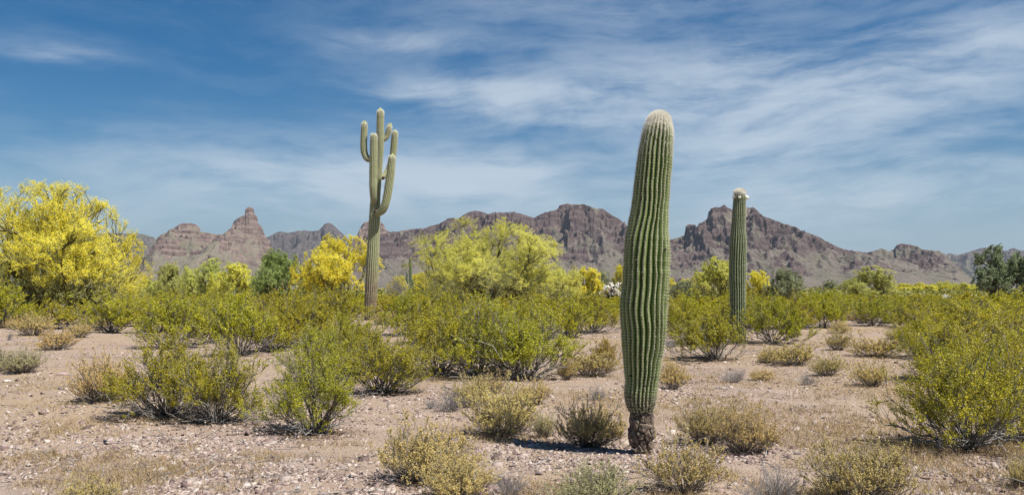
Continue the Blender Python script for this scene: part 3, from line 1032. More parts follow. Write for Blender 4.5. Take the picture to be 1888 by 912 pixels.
def armed_saguaro():
    rng = np.random.default_rng(7)
    base = at(682, 590)
    Y = base[1]
    s = 2.073
    P2 = lambda x, y: (440 + x / s, 180 + y / s)
    W = lambda x, y, dy=0.0: ((440 + x / s - CX) / F * (Y + dy) - base[0], dy, CH - (180 + y / s - HY) / F * (Y + dy) - base[2])
    rad = lambda w: w / s / 2 / F * Y
    t = thing('saguaro_cactus', 'tall pale saguaro with five upturned arms', 'cactus', base)

    def column(name, pts, ribs, rows, mat, cork=None, sp=.07, tip=.4):
        C = np.array([W(x, y, dy) for x, y, w, dy in pts])
        Rr = np.array([rad(w) for x, y, w, dy in pts])
        V, Fq, A, info = sweep(C, Rr, ribs, .13, seg=6, rows=rows, seed=len(pts), wobble=.07, pinch=.03)
        A['cork'] = (1 - sstep(.10, .36, A['hf'])) if cork else np.zeros(len(V))
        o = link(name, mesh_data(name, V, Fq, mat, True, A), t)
        V, Fs, A = spines(info, sp, 5, .05, .003, rng, pad=.014, tip_len=tip)
        link('spines', mesh_data('spines', V, Fs, M['spine'], False, A), o)
        return o, C, Rr
    pale = M['saguaro_pale']
    column('trunk', [(500, 856, 40, 0), (502, 830, 43, 0), (505, 760, 47, 0), (509, 680, 48, 0), (513, 600, 47, 0), (517, 520, 44, 0), (520, 450, 41, 0), (522, 400, 38, 0), (527, 350, 32, 0), (533, 300, 28, 0), (537, 250, 27, 0), (540, 200, 28, 0), (541, 140, 28, 0), (541.5, 90, 27, 0), (542, 45, 25, 0)],
           18, 130, pale, cork=True)
    r = rad(40)
    column('arm', [(516, 402, 14, -.25), (515, 385, 22, -r * 2.1), (514.5, 360, 27, -r * 2.4), (514.5, 300, 29.5, -r * 2.4), (515.5, 240, 29, -r * 2.4), (516.5, 190, 28, -r * 2.4), (517, 136, 25, -r * 2.4)], 14, 70, pale)
    column('arm', [(520, 232, 16, .1), (505, 238, 20, .25), (491, 232, 24, .35), (481, 212, 25, .4), (478, 180, 25.5, .4), (479, 145, 25, .4), (481, 94, 22, .4)], 13, 70, pale)
    column('arm', [(545, 165, 14, .1), (557, 158, 19, .15), (566, 148, 21, .2), (572, 133, 21, .2), (578, 104, 18, .2)], 12, 40, pale)
    column('arm', [(540, 308, 16, .3), (553, 302, 20, .45), (565, 288, 22, .6), (576, 268, 24, .7), (586, 238, 25, .7), (592, 200, 25.5, .7), (595, 165, 25, .7), (598, 126, 22, .7)], 13, 70, pale)
    column('arm', [(522, 434, 18, -.15), (535, 440, 24, -.4), (548, 432, 28, -.5), (559, 410, 30, -.55), (568, 375, 31, -.55), (575, 330, 31, -.55), (581, 290, 30, -.55), (584, 255, 29, -.55), (587.5, 218, 26, -.55)], 15, 90, pale)
    for (x, y, sz, dy, sq) in ((527, 436, .12, -.38, (1, .8, 1.2)), (517, 391, .10, -.42, (1, .7, .8)), (552, 306, .08, .2, (1, .8, 1))):
        Vl, Fl = lump(W(x, y, dy), sz, int(x), 2, .6, sq)
        link('scar', mesh_data('scar', Vl, Fl, M['scar']), t)
    for (x, y, dy) in ((542, 44, 0), (477, 95, .4), (484, 94, .4), (575, 104, .2), (581, 103, .2), (571, 109, .2), (598, 127, .7), (588, 218, -.55), (538, 47, 0)):
        Vl, Fl = lump(W(x, y, dy), .075, int(x), 1, .3, (.8, .8, 1.2))
        link('flower_bud', mesh_data('flower_bud', Vl, Fl, M['bud'], True, {'tint': np.full(len(Vl), .3 + .4 * rng.random())}), t)


armed_saguaro()


def small_saguaro(px, py, h_px, w_px, label, arms=(), group=None):
    base = at(px, py)
    Y = base[1]
    h, r = h_px / F * Y, w_px / 2 / F * Y
    t = thing('saguaro_cactus', label, 'cactus', base, group)
    C = np.array([(0, 0, -.1), (0, 0, h * .3), (0, 0, h * .7), (0, 0, h)])
    V, Fq, A, info = sweep(C, np.array([r * .8, r, r, r * .9]), 14, .14, seg=4, rows=40)
    link('trunk', mesh_data('trunk', V, Fq, M['saguaro_far'], True, A), t)
    for (side, z0, z1, off) in arms:
        o = off / F * Y * side
        C = np.array([(0, -r * .5, z0 * h), (o * .7, -r * .5, z0 * h - r * .1), (o, -r * .5, z0 * h + r * 1.2), (o, -r * .5, z1 * h)])
        V, Fq, A, info = sweep(C, np.array([r * .6, r * .75, r * .8, r * .7]), 10, .14, seg=4, rows=30)
        link('arm', mesh_data('arm', V, Fq, M['saguaro_far'], True, A), t)


small_saguaro(757, 556, 82, 5.2, 'small distant saguaro with two short arms, beside the broad palo verde', arms=((-1, .42, .66, 5.5), (1, .30, .45, 4.5), (1.0, .36, .52, 2.5)))
small_saguaro(1503, 552, 18, 3.2, 'tiny distant saguaro stub left of the pale green tree')
small_saguaro(1743, 549, 19, 4.2, 'tiny distant saguaro post standing above the low yellow trees')
small_saguaro(1787, 552, 17, 2.4, 'thin distant saguaro post beside the dark tree at the edge')
small_saguaro(1277, 548, 20, 2.6, 'thin distant saguaro left of the crowned saguaro, low against the mountain')


def barrel():
    base = at(1797, 640)
    Y = base[1]
    rng = np.random.default_rng(8)
    t = thing('saguaro_cactus', 'stubby young cactus with spiny pale top among creosote bushes', 'cactus', base)
    h, r = 66 / F * Y, 9.5 / F * Y
    C = np.array([(0, 0, -.05), (0, 0, h * .3), (0, 0, h * .7), (0, 0, h)])
    V, Fq, A, info = sweep(C, np.array([r * .85, r, r, r * .95]), 16, .15, seg=6, rows=60)
    link('body', mesh_data('body', V, Fq, M['saguaro_dark'], True, A), t)
    V, Fs, A = spines(info, .03, 9, .05, .0022, rng, pad=.012, tip_len=.2)
    link('spines', mesh_data('spines', V, Fs, M['spine'], False, A), t)


barrel()


def cholla(px, py, w_px, h_px, label, seed, tint0=.3):
    rng = np.random.default_rng(seed)
    base = at(px, py)
    Y = base[1]
    w, h = w_px / F * Y, h_px / F * Y
    t = thing('cholla_cactus', label, 'cactus', base)
    b = np.zeros((5, 3)) + rng.normal(0, .03, (5, 3)) * [1, 1, 0]
    az = np.arange(5) * 1.256 + rng.uniform(0, .5, 5)
    d = unit(np.stack([np.cos(az) * .35, np.sin(az) * .35, np.ones(5)], -1))
    P = curve(rng, b, d, np.full(5, h * .6), .1, 8, .1)
    L1, _ = spawn(rng, P, 5, .55, 1.0, w * .40, 1.3, .25, 6, .1)
    parts = []
    for Q, r0, r1 in ((P, .04 * h, .022 * h), (L1, .02 * h, .012 * h)):
        V, Fq = tubes(Q, np.linspace(r0, r1, Q.shape[1])[None], 6)
        parts.append((V, Fq, {'tint': .2}))
    V, Fq, A = merge(parts)
    link('trunk', mesh_data('trunk', V, Fq, M['dark_bark'], True, A), t)
    # chains of spiny joints
    J, _ = spawn(rng, L1, 7, .3, 1.0, w * .17, 1.2, .35, 5, .05)
    V1, F1 = tubes(J, (w * .030 * np.array([.5, 1, 1.05, .95, .3]))[None], 7)
    link('joints', mesh_data('joints', V1, F1, M['white_spine'], True, {'tint': np.full(len(V1), tint0 * .5)}), t)
    n = 14000
    C, i = along(rng, J, n, .05, 1.0)
    dd = unit(rng.normal(size=(n, 3)))
    b2 = unit(np.cross(dd, rng.normal(size=(n, 3)))) * w * .0028
    V2 = np.stack([C + b2, C - b2, C + dd * w * rng.uniform(.035, .052, n)[:, None]], 1).reshape(-1, 3)
    link('spines', mesh_data('spines', V2, np.arange(len(V2)).reshape(-1, 3), M['white_spine'], False, {'tint': np.repeat(rng.uniform(tint0 * .3, tint0 + .4, n), 3)}), t)


cholla(1131, 572, 42, 56, 'pale spiny cholla on a dark trunk beside the thick saguaro', 31)
cholla(1695, 558, 24, 18, 'small pale cholla below the low yellow trees', 32)
cholla(1745, 560, 22, 17, 'small cream cholla under the tiny saguaro post', 33, .1)
cholla(757, 548, 34, 34, 'cream cholla clump at the foot of the small distant saguaro', 34, .0)
cholla(786, 546, 28, 30, 'cream cholla clump under the left edge of the broad palo verde', 35, .0)

# ------------------------------------------------------------------ bushes: a few kinds, each built once and copied


def basal(rng, n, tilt0, tilt1, power, spread_r):
    az = rng.permutation((np.arange(n) + rng.uniform(0, 1, n)) / n) * 2 * np.pi
    tl = tilt0 + (tilt1 - tilt0) * ((np.arange(n) * 0.618 + rng.uniform(0, .2)) % 1.0) ** power
    d = np.stack([np.cos(az) * np.sin(tl), np.sin(az) * np.sin(tl), np.cos(tl)], -1)
    b = np.stack([np.cos(az), np.sin(az), np.zeros(n)], -1) * rng.uniform(0, spread_r, n)[:, None]
    b[:, 2] = -.02
    return b, d, tl


def unitbox(parts, q=99.0):
    """scale every part by one factor per axis so that the leaf cloud spans a unit diameter and unit height"""
    ref = parts[0][0]
    rxy = np.percentile(np.hypot(ref[:, 0], ref[:, 1]), q)
    rz = np.percentile(ref[:, 2], q + .6)
    s = np.array([.5 / rxy, .5 / rxy, 1 / rz])
    for p in parts:
        p[0][:] = p[0] * s
    return parts


def creosote(seed, nleaf, size, bare=8, stems=34, lv2=6, open_=0.0):
    rng = np.random.default_rng(seed)
    b, d, tl = basal(rng, stems, .05, 1.30, .80, .10)
    L = rng.uniform(.62, 1.05, stems) * (1 - .10 * tl)
    P = curve(rng, b, d, L, .28, 9, .10)
    L1, _ = spawn(rng, P, 6, .30, .98, .40, .75, .35, 6, .10)
    L2, _ = spawn(rng, L1, lv2, .25, 1.0, .19, .85, .30, 5, .10)
    z = L2[:, -1, 2]
    # leaves sit on the outer twigs; some branches are left thin so the bush keeps gaps
    live = (z > .09 + .14 * rng.random(len(z))) & (fbm(L2[:, -1, 0] * 3.2 + seed, L2[:, -1, 1] * 3.2 + z * 2.5, seed, 2) > -.42 + open_)
    C, i = along(rng, L2[live], int(nleaf * .82), .25, 1.05, .012)
    live1 = L1[:, -1, 2] > .3
    C1, i1 = along(rng, L1[live1], int(nleaf * .18), .6, 1.05, .014)
    C = np.concatenate([C, C1])
    V, Fq = leaf_quads(C, size, rng, 1.5, axis=np.array([0, 0, .4]))
    clump = fbm(C[:, 0] * 4 + 9, C[:, 1] * 4 + C[:, 2] * 3, seed + 3, 2)
    tint = np.repeat(np.clip(.45 + .5 * clump + rng.normal(0, .22, len(C)), 0, 1), 4)
    sp = []
    g = np.repeat(rng.uniform(0, .55, len(P)), 9 * 4)
    Vs, Fs = tubes(P, np.linspace(.0125, .004, 9)[None] * rng.uniform(.6, 1.3, (len(P), 1)), 4)
    sp.append((Vs, Fs, {'tint': g}))
    Vs, Fs = tubes(L1, np.linspace(.0048, .002, 6)[None], 3)
    sp.append((Vs, Fs, {'tint': np.repeat(rng.uniform(.0, .7, len(L1)), 18)}))
    Vs, Fs = tubes(L2, np.linspace(.0024, .0012, 5)[None], 3)
    sp.append((Vs, Fs, {'tint': np.repeat(rng.uniform(.1, .8, len(L2)), 15)}))
    if bare:
        bb, dd, _ = basal(rng, bare, 1.0, 1.42, 1, .12)
        B = curve(rng, bb, dd, rng.uniform(.45, .95, bare), .12, 8, .16)
        B[..., 2] = np.maximum(B[..., 2], .012)
        B1, _ = spawn(rng, B, 5, .3, 1, .28, .8, .12, 5, .14)
        B1[..., 2] = np.maximum(B1[..., 2], .01)
        Vs, Fs = tubes(B, np.linspace(.0095, .003, 8)[None] * np.ones((bare, 1)), 4)
        sp.append((Vs, Fs, {'tint': np.repeat(rng.uniform(.4, 1, bare), 32)}))
        Vs, Fs = tubes(B1, np.linspace(.0035, .0014, 5)[None] * np.ones((len(B1), 1)), 3)
        sp.append((Vs, Fs, {'tint': np.repeat(rng.uniform(.4, 1, len(B1)), 15)}))
    St = merge(sp)
    unitbox([(V,), (St[0],)])
    return [('foliage', mesh_data('foliage', V, Fq, M['creosote_leaf'], False, {'tint': tint})),
            ('stems', mesh_data('stems', St[0], St[1], M['creosote_stem'], False, St[2]))]


def bursage(seed, nleaf, size, stems=120, leafmat='bursage_leaf', airy=0.0):
    rng = np.random.default_rng(seed)
    b, d, tl = basal(rng, stems, .03, 1.32, .62, .14)
    L = rng.uniform(.55, 1.0, stems) * (1 - .12 * tl)
    P = curve(rng, b, d, L, .22, 7, .10)
    L1, _ = spawn(rng, P, 5, .25, .98, .30, .65, .45, 5, .08)
    L2, _ = spawn(rng, L1, 3, .3, 1.0, .13, .7, .4, 4, .08)
    z = L2[:, -1, 2]
    live = (z > .14 + .25 * rng.random(len(z))) & (fbm(L2[:, -1, 0] * 3 + seed, L2[:, -1, 1] * 3 + z * 2, seed, 2) > -.5 + airy)
    C, i = along(rng, L2[live], nleaf, .35, 1.08, .007)
    V, Fq = leaf_quads(C, size, rng, 1.5, axis=np.array([0, 0, .6]))
    tint = np.repeat(np.clip(.5 + .4 * fbm(C[:, 0] * 4, C[:, 1] * 4 + C[:, 2] * 2, seed + 2, 2) + rng.normal(0, .25, len(C)), 0, 1), 4)
    sp = []
    for Q, r0, r1, sd in ((P, .0085, .0035, 3), (L1, .0040, .002, 3), (L2, .0022, .0012, 3)):
        Vs, Fs = tubes(Q, np.linspace(r0, r1, Q.shape[1])[None] * np.ones((len(Q), 1)), sd)
        hz = np.repeat(np.clip(Q[:, -1, 2] * .7 + rng.uniform(-.2, .3, len(Q)), 0, 1), Q.shape[1] * sd)
        sp.append((Vs, Fs, {'tint': hz}))
    St = merge(sp)
    unitbox([(V,), (St[0],)])
    return [('foliage', mesh_data('foliage', V, Fq, M[leafmat], False, {'tint': tint})),
            ('stems', mesh_data('stems', St[0], St[1], M['bursage_stem'], False, St[2]))]


def deadbush(seed, stems=60):
    rng = np.random.default_rng(seed)
    b, d, tl = basal(rng, stems, .05, 1.35, .7, .12)
    P = curve(rng, b, d, rng.uniform(.5, 1.05, stems), .15, 7, .12)
    L1, _ = spawn(rng, P, 6, .25, .98, .34, .7, .25, 5, .12)
    L2, _ = spawn(rng, L1, 3, .3, 1.0, .16, .7, .2, 4, .12)
    sp = []
    for Q, r0, r1, sd in ((P, .010, .004, 4), (L1, .0045, .002, 3), (L2, .0024, .0014, 3)):
        Vs, Fs = tubes(Q, np.linspace(r0, r1, Q.shape[1])[None] * np.ones((len(Q), 1)), sd)
        sp.append((Vs, Fs, {'tint': np.repeat(rng.uniform(0, 1, len(Q)), Q.shape[1] * sd)}))
    St = merge(sp)
    unitbox([(St[0],)])
    return [('stems', mesh_data('stems', St[0], St[1], M['dead_stem'], False, St[2]))]


def placed(kind, name, label, cat, px, py, w, h, rz=None, group=None, mats=None, depth=None, rs=random.Random(3)):
    loc = at(px, py)
    sx, sz = w / F * loc[1], h / F * loc[1]
    if rz is None:
        rz = rs.uniform(0, 6.283)
    t = thing(name, label, cat, loc, group, rz, (sx, sx if depth is None else sx * depth, sz))
    if cat == 'bush':
        t.rotation_euler = (rs.uniform(-.13, .13), rs.uniform(-.13, .13), rz)
    for nm, me in kind:
        o = link(nm, me, t)
        if mats and nm in mats:
            o.material_slots[0].link = 'OBJECT'
            o.material_slots[0].material = M[mats[nm]]
    return t


CN = [creosote(301 + i, 32000, .0130, bare=20, stems=42, open_=.22) for i in range(5)]                 # near
CM = [creosote(321 + i, 22000, .0175, bare=8, stems=34, open_=.18) for i in range(4)]  # middle distance
CF = [creosote(341 + i, 9000, .042, bare=0, stems=22, lv2=5) for i in range(4)]   # far
BN = [bursage(401 + i, 26000, .0145) for i in range(4)]
BG = [bursage(411 + i, 20000, .0145, leafmat='bursage_grey') for i in range(2)]
BA = [bursage(415 + i, 13000, .017, stems=80, airy=.10) for i in range(2)]
BM_ = [bursage(421 + i, 14000, .020, stems=80) for i in range(3)]
DB = [deadbush(431 + i) for i in range(3)]

# (kind, photo x, photo y of the foot, width, height in photo pixels, label)
near_creosote = [
    (0, 308, 766, 235, 160, 'olive creosote bush spreading grey bare branches to the left over the gravel'),
    (1, 402, 778, 215, 150, 'olive creosote bush with dark upright stems at the right end of the foreground pair'),
    (2, 578, 797, 240, 178, 'round creosote bush with pale crooked dead twigs around its foot'),
    (3, 705, 724, 205, 132, 'feathery creosote bush with fanned straight stems below the armed saguaro'),
    (4, 598, 704, 180, 124, 'sparse creosote bush directly behind the round one with pale dead twigs'),
    (1, 885, 695, 220, 150, 'tall creosote bush with a black forked foot, beneath the broad palo verde'),
    (0, 968, 698, 225, 145, 'wide creosote bush with trailing grey sticks left of the thick saguaro'),
    (3, 808, 691, 160, 145, 'creosote bush at the left end of the tall clump beneath the broad palo verde'),
    (2, 1782, 826, 340, 225, 'big bright creosote bush with a dark tangle of bare branches at its foot'),
    (4, 1888, 815, 230, 225, 'big creosote bush cut off by the right edge of the picture'),
    (0, 1750, 700, 190, 120, 'golden olive creosote bush with long grey dead limbs behind the big bright one'),
    (1, 1862, 700, 190, 130, 'creosote bush below the stubby young cactus, near the right edge'),
]
for k, px, py, w, h, lab in near_creosote:
    placed(CN[k], 'creosote_bush', lab, 'bush', px, py, w, h, group='creosote bushes')

mid_creosote = [
    (0, 440, 656, 160, 118, 'rounded yellow olive creosote bush with its foot on bare soil right of the leftward pair'),
    (1, 318, 642, 150, 105, 'dense olive creosote bush behind the leftward spreading pair'),
    (2, 208, 613, 118, 80, 'thin greyish creosote bush in front of the big yellow palo verde'),
    (3, 10, 604, 110, 85, 'dark olive creosote bush at the left edge under the big palo verde'),
    (0, 1318, 662, 150, 92, 'rounded creosote bush standing alone on its brown litter, right of the thick saguaro'),
    (1, 1425, 633, 125, 95, 'upright creosote bush with a dark foot, just right of the crowned saguaro'),
    (2, 1272, 634, 125, 96, 'creosote bush partly hidden by the right side of the thick saguaro'),
    (3, 1355, 622, 110, 80, 'creosote bush hiding the foot of the crowned saguaro'),
    (0, 1520, 604, 98, 66, 'compact dark footed creosote bush at the back of the bare clearing'),
    (1, 1608, 600, 84, 54, 'small creosote bush in front of the pale green tree'),
    (2, 1692, 605, 110, 64, 'creosote bush with grey sticks at the right end of the clearing'),
    (3, 1092, 614, 125, 76, 'olive creosote bush against the left side of the thick saguaro'),
    (0, 1115, 672, 60, 48, 'small rusty orange creosote bush left of the thick saguaro'),
    (1, 560, 640, 140, 100, 'olive creosote bush left of the foot of the armed saguaro'),
    (2, 640, 655, 110, 80, 'creosote bush in front of the foot of the armed saguaro'),
    (3, 745, 618, 110, 80, 'creosote bush just right of the foot of the armed saguaro'),
    (0, 1000, 625, 130, 85, 'creosote bush behind the wide one with trailing grey sticks'),
    (1, 1790, 645, 170, 95, 'orange tinged creosote bush left of the stubby young cactus'),
    (2, 1868, 640, 150, 95, 'creosote bush right of the stubby young cactus'),
    (3, 1745, 612, 120, 68, 'low creosote bush behind the orange tinged one'),
    (1, 500, 612, 130, 80, 'golden creosote bush in front of the bright green mesquite'),
    (0, 380, 604, 120, 70, 'golden creosote bush in front of the pale yellow palo verdes'),
    (2, 262, 600, 110, 62, 'creosote bush at the right foot of the big yellow palo verde'),
    (3, 625, 604, 120, 74, 'creosote bush in front of the lemon yellow palo verde'),
    (0, 830, 612, 130, 72, 'creosote bush below the left limbs of the broad palo verde'),
    (1, 915, 606, 120, 66, 'creosote bush below the trunk of the broad palo verde'),
    (2, 1180, 606, 90, 60, 'creosote bush directly behind the thick saguaro'),
    (3, 1465, 606, 90, 56, 'creosote bush behind the upright one by the crowned saguaro'),
    (1, 575, 588, 110, 54, 'low creosote bush between the mesquite and the armed saguaro'),
    (2, 720, 590, 100, 55, 'low creosote bush behind the armed saguaro on its right'),
    (3, 380, 634, 120, 92, 'yellow olive creosote bush between the dense olive and the rounded yellow olive one'),
    (1, 500, 648, 110, 92, 'airy creosote bush at the right of the rounded yellow olive one'),
    (0, 300, 612, 120, 74, 'olive creosote bush behind the dense olive one, right of the big palo verde'),
    (2, 440, 614, 130, 78, 'creosote bush behind the rounded yellow olive one'),
    (3, 560, 612, 120, 72, 'creosote bush in the thicket right of the golden one by the mesquite'),
    (1, 660, 690, 120, 100, 'thin creosote bush between the feathery one and the sparse one'),
    (0, 790, 634, 120, 86, 'creosote bush behind the left end of the tall clump'),
    (2, 870, 630, 130, 84, 'creosote bush rising behind the tall forked creosote'),
    (3, 950, 640, 120, 90, 'creosote bush behind the middle of the tall clump'),
    (1, 1050, 622, 110, 74, 'creosote bush left of the one against the thick saguaro'),
    (0, 1250, 612, 90, 64, 'creosote bush behind the right outline of the thick saguaro'),
    (2, 1400, 606, 110, 62, 'creosote bush behind the crowned saguaro on its right'),
    (1, 1560, 588, 100, 44, 'low creosote bush right of the compact dark footed one'),
    (3, 1650, 590, 110, 48, 'low creosote bush behind the right end of the clearing'),
    (0, 1820, 612, 140, 66, 'creosote bush behind the stubby young cactus'),
    (1, 1700, 660, 110, 80, 'golden creosote bush at the left end of the mass at the right'),
    (2, 1840, 760, 230, 150, 'bright creosote bush between the big one and the right edge'),
    (0, 110, 606, 110, 50, 'low creosote bush under the dark trunks of the big yellow palo verde'),
]
for k, px, py, w, h, lab in mid_creosote:
    mt = {'foliage': 'creosote_rust'} if 'rusty' in lab else None
    placed(CM[k], 'creosote_bush', lab, 'bush', px, py, w * 1.15, h * 1.04, group='creosote bushes', mats=mt)

bursages = [
    (BN[0], 192, 740, 122, 96, 'tan bursage clump at the left end of the leftward creosote pair'),
    (BM_[0], 64, 618, 78, 42, 'tan bursage mound in front of the trunks of the big palo verde'),
    (BM_[1], 106, 644, 78, 48, 'greenish tan bursage mound on the bare soil in front of the big palo verde'),
    (BM_[2], 148, 622, 52, 36, 'small dark footed bursage just right of the greenish tan mound'),
    (BG[0], 40, 687, 85, 52, 'pale grey green bursage on open gravel near the left edge'),
    (BG[1], -8, 684, 60, 46, 'pale grey green bursage cut off by the left edge'),
    (BA[0], 160, 940, 130, 70, 'yellow green sprigs of a small bush at the bottom left'),
    (BN[1], 782, 886, 195, 115, 'wide tan bursage with dark tangled foot and rusty tips in the foreground'),
    (BN[2], 842, 918, 140, 88, 'yellow leafed bursage in front of the wide tan one, at the bottom'),
    (BN[3], 928, 802, 155, 102, 'dense dark footed bursage right of centre, left of the cactus shadow'),
    (BA[1], 868, 748, 90, 60, 'thin straw coloured bursage behind the dense dark footed one'),
    (BN[0], 1090, 822, 145, 90, 'greenish bursage standing in the shadow of the thick saguaro'),
    (BG[0], 1002, 806, 50, 52, 'small greyish bursage between the two bursages in the cactus shadow'),
    (BG[1], 1100, 932, 165, 84, 'pale grey green bursage at the bottom, below the cactus shadow'),
    (BA[0], 1262, 908, 165, 116, 'yellow leafed bursage in front of the foot of the thick saguaro'),
    (BN[1], 1302, 818, 115, 84, 'tan bursage nearest the thick saguaro on its right, behind the yellow one'),
    (BN[2], 1372, 834, 120, 96, 'tan bursage with dark foot at the right end of the pair by the thick saguaro'),
    (BN[3], 1590, 930, 215, 125, 'large pale tan bursage at the bottom in front of the big bright creosote'),
    (BN[0], 1890, 900, 70, 66, 'bursage cut off by the right edge at the bottom'),
    (BM_[0], 1240, 717, 68, 55, 'tan bursage tucked behind the right side of the thick saguaro'),
    (BM_[1], 1462, 672, 100, 52, 'dark footed tan bursage in the clearing right of the lone creosote'),
    (BM_[2], 1418, 668, 50, 32, 'dry straw coloured tuft at the left of the dark footed tan bursage'),
    (BM_[2], 1526, 692, 70, 44, 'tan bursage with short shadow in the middle of the clearing'),
    (BM_[0], 1545, 645, 60, 36, 'tan bursage left of the wide grey tan one in the clearing'),
    (BM_[1], 1614, 657, 102, 46, 'wide grey tan bursage in the clearing'),
    (BM_[2], 1606, 711, 75, 50, 'tan bursage at the right end of the clearing, beside the big bright creosote'),
    (BM_[0], 1549, 614, 46, 22, 'small pale green tuft at the back of the clearing'),
    (BM_[1], 1656, 622, 50, 28, 'small yellowish bursage at the back right of the clearing'),
    (BG[0], 1690, 640, 55, 32, 'small grey bursage left of the golden olive creosote'),
    (BM_[2], 1090, 693, 130, 62, 'dry tan bursage between the wide creosote and the thick saguaro'),
    (BM_[0], 1047, 700, 40, 40, 'small dark dry bursage at the right foot of the wide creosote'),
    (BM_[1], 715, 598, 60, 34, 'straw coloured bursage at the foot of the armed saguaro'),
    (BM_[0], 180, 610, 46, 30, 'dry bursage between the big palo verde and the thin greyish creosote'),
    (BM_[1], 1590, 596, 50, 34, 'straw bursage left of the small creosote by the pale green tree'),
    (BM_[2], 1560, 590, 45, 28, 'straw bursage behind the compact creosote of the clearing'),
    (BA[1], 985, 745, 80, 50, 'wispy straw bursage behind the greenish one in the cactus shadow'),
    (BA[0], 905, 722, 70, 40, 'wispy straw tuft in front of the tall forked creosote'),
    (BA[1], 1405, 700, 60, 22, 'low straw tuft on the open soil of the clearing'),
    (BM_[2], 30, 606, 40, 26, 'straw bursage under the dark olive creosote at the left edge'),
]
for kd, px, py, w, h, lab in bursages:
    placed(kd, 'bursage_bush', lab, 'bush', px, py, w * 1.14, h * 1.03, group='dry bursage bushes')

deads = [
    (0, 940, 912, 100, 62, 'grey leafless dead bush right of the yellow leafed bursage'),
    (1, 832, 757, 80, 48, 'grey dead twig bush on bare soil under the tall forked creosote'),
    (2, 1102, 737, 55, 30, 'small grey dead bush left of the thick saguaro, on bare soil'),
    (1, 1428, 925, 140, 78, 'bluish grey dead bush at the bottom right of the thick saguaro'),
    (0, 1355, 705, 78, 38, 'round grey dead bush alone on the soil right of the thick saguaro'),
    (2, 1488, 709, 45, 26, 'little grey dead bush left of the tan bursage in the clearing'),
    (1, 795, 752, 34, 22, 'very small dead twig bush left of the grey one under the forked creosote'),
    (2, 17, 627, 14, 22, 'dead upright twig near the left edge'),
    (0, 424, 574, 50, 34, 'pale grey dead bush in the olive thicket below the red butte'),
    (1, 372, 572, 50, 24, 'whitish dry bush left of the pale grey dead one, below the red butte'),
    (2, 732, 560, 62, 72, 'grey leafless shrub right of the armed saguaro, taller than the bushes'),
    (0, 1240, 640, 60, 24, 'grey dead branches at the right side of the thick saguaro'),
]
for k, px, py, w, h, lab in deads:
    placed(DB[k], 'dead_bush', lab, 'bush', px, py, w, h, group='leafless grey bushes')

# the olive thicket beyond: every bush its own
thicket_rng = random.Random(77)
ZONES = [
    (-40, 250, 566, 600, 8, 'olive creosote bush in the far thicket behind the big yellow palo verde'),
    (250, 470, 556, 592, 26, 'olive creosote bush in the far thicket below the red butte'),
    (470, 680, 556, 590, 22, 'olive creosote bush in the far thicket left of the armed saguaro trunk'),
    (690, 900, 554, 590, 20, 'olive creosote bush in the far thicket between armed saguaro and broad palo verde'),
    (900, 1150, 556, 592, 24, 'olive creosote bush in the far thicket left of the thick saguaro'),
    (1230, 1420, 556, 596, 20, 'olive creosote bush in the far thicket around the crowned saguaro'),
    (1420, 1640, 554, 584, 22, 'olive creosote bush in the far thicket behind the bare clearing'),
    (1640, 1930, 554, 596, 34, 'olive creosote bush in the far thicket below the right hand mountains'),
]
for x0, x1, y0, y1, n, lab in ZONES:
    for i in range(n):
        py = y0 + (y1 - y0) * thicket_rng.random() ** 1.3
        px = x0 + (x1 - x0) * (i + thicket_rng.random()) / n
        sc = F / (CH * F / (py - HY))                     # pixels per metre there
        w = sc * thicket_rng.uniform(1.7, 2.8)
        h = sc * thicket_rng.uniform(.85, 1.22)
        placed(thicket_rng.choice(CF), 'creosote_bush', lab, 'bush', px, py, w, h, rz=thicket_rng.uniform(0, 6.28), group=lab.replace('olive creosote bush', 'creosote bushes'))


def build_scrubland():
    """the plain beyond the thicket, where bushes run together"""
    rng = np.random.default_rng(55)
    nb = 2600
    t = rng.uniform(0, 1, nb) ** .55
    Y = 1 / (1 / 2600 + (1 / 88 - 1 / 2600) * t)
    x = rng.uniform(-1, 1, nb) * (.66 * Y + 10)
    per = 130
    w = rng.uniform(.8, 1.6, nb)
    h = rng.uniform(.8, 1.3, nb) * (1 + .0004 * Y)
    d = unit(rng.normal(size=(nb, per, 3)))
    d[..., 2] = np.abs(d[..., 2])
    rr = rng.uniform(.35, 1.0, (nb, per, 1)) ** .6
    C = d * rr * np.stack([w, w, h], -1)[:, None, :] * (1 + .25 * rng.normal(size=(nb, per, 1)))
    C[..., 2] = np.maximum(C[..., 2], .05) + .1
    C = C + np.stack([x, Y, 0 * x], -1)[:, None, :]
    sz = np.repeat(.16 * (1 + Y / 500), per)
    V, Fq = leaf_quads(C.reshape(-1, 3), sz, rng, 1.4)
    tint = np.repeat(np.clip(np.repeat(rng.uniform(0, 1, nb), per) * .6 + rng.uniform(0, .4, nb * per), 0, 1), 4)
    o = link('scrubland', mesh_data('scrubland', V, Fq, leaf_mat('far_scrub', (.17, .175, .03), (.34, .30, .07), trans=.35, objvar=0), False, {'tint': tint}))
    tag(o, 'olive scrub covering the plain up to the foot of the mountains', 'scrub', kind='stuff')


build_scrubland()

# ------------------------------------------------------------------ trees


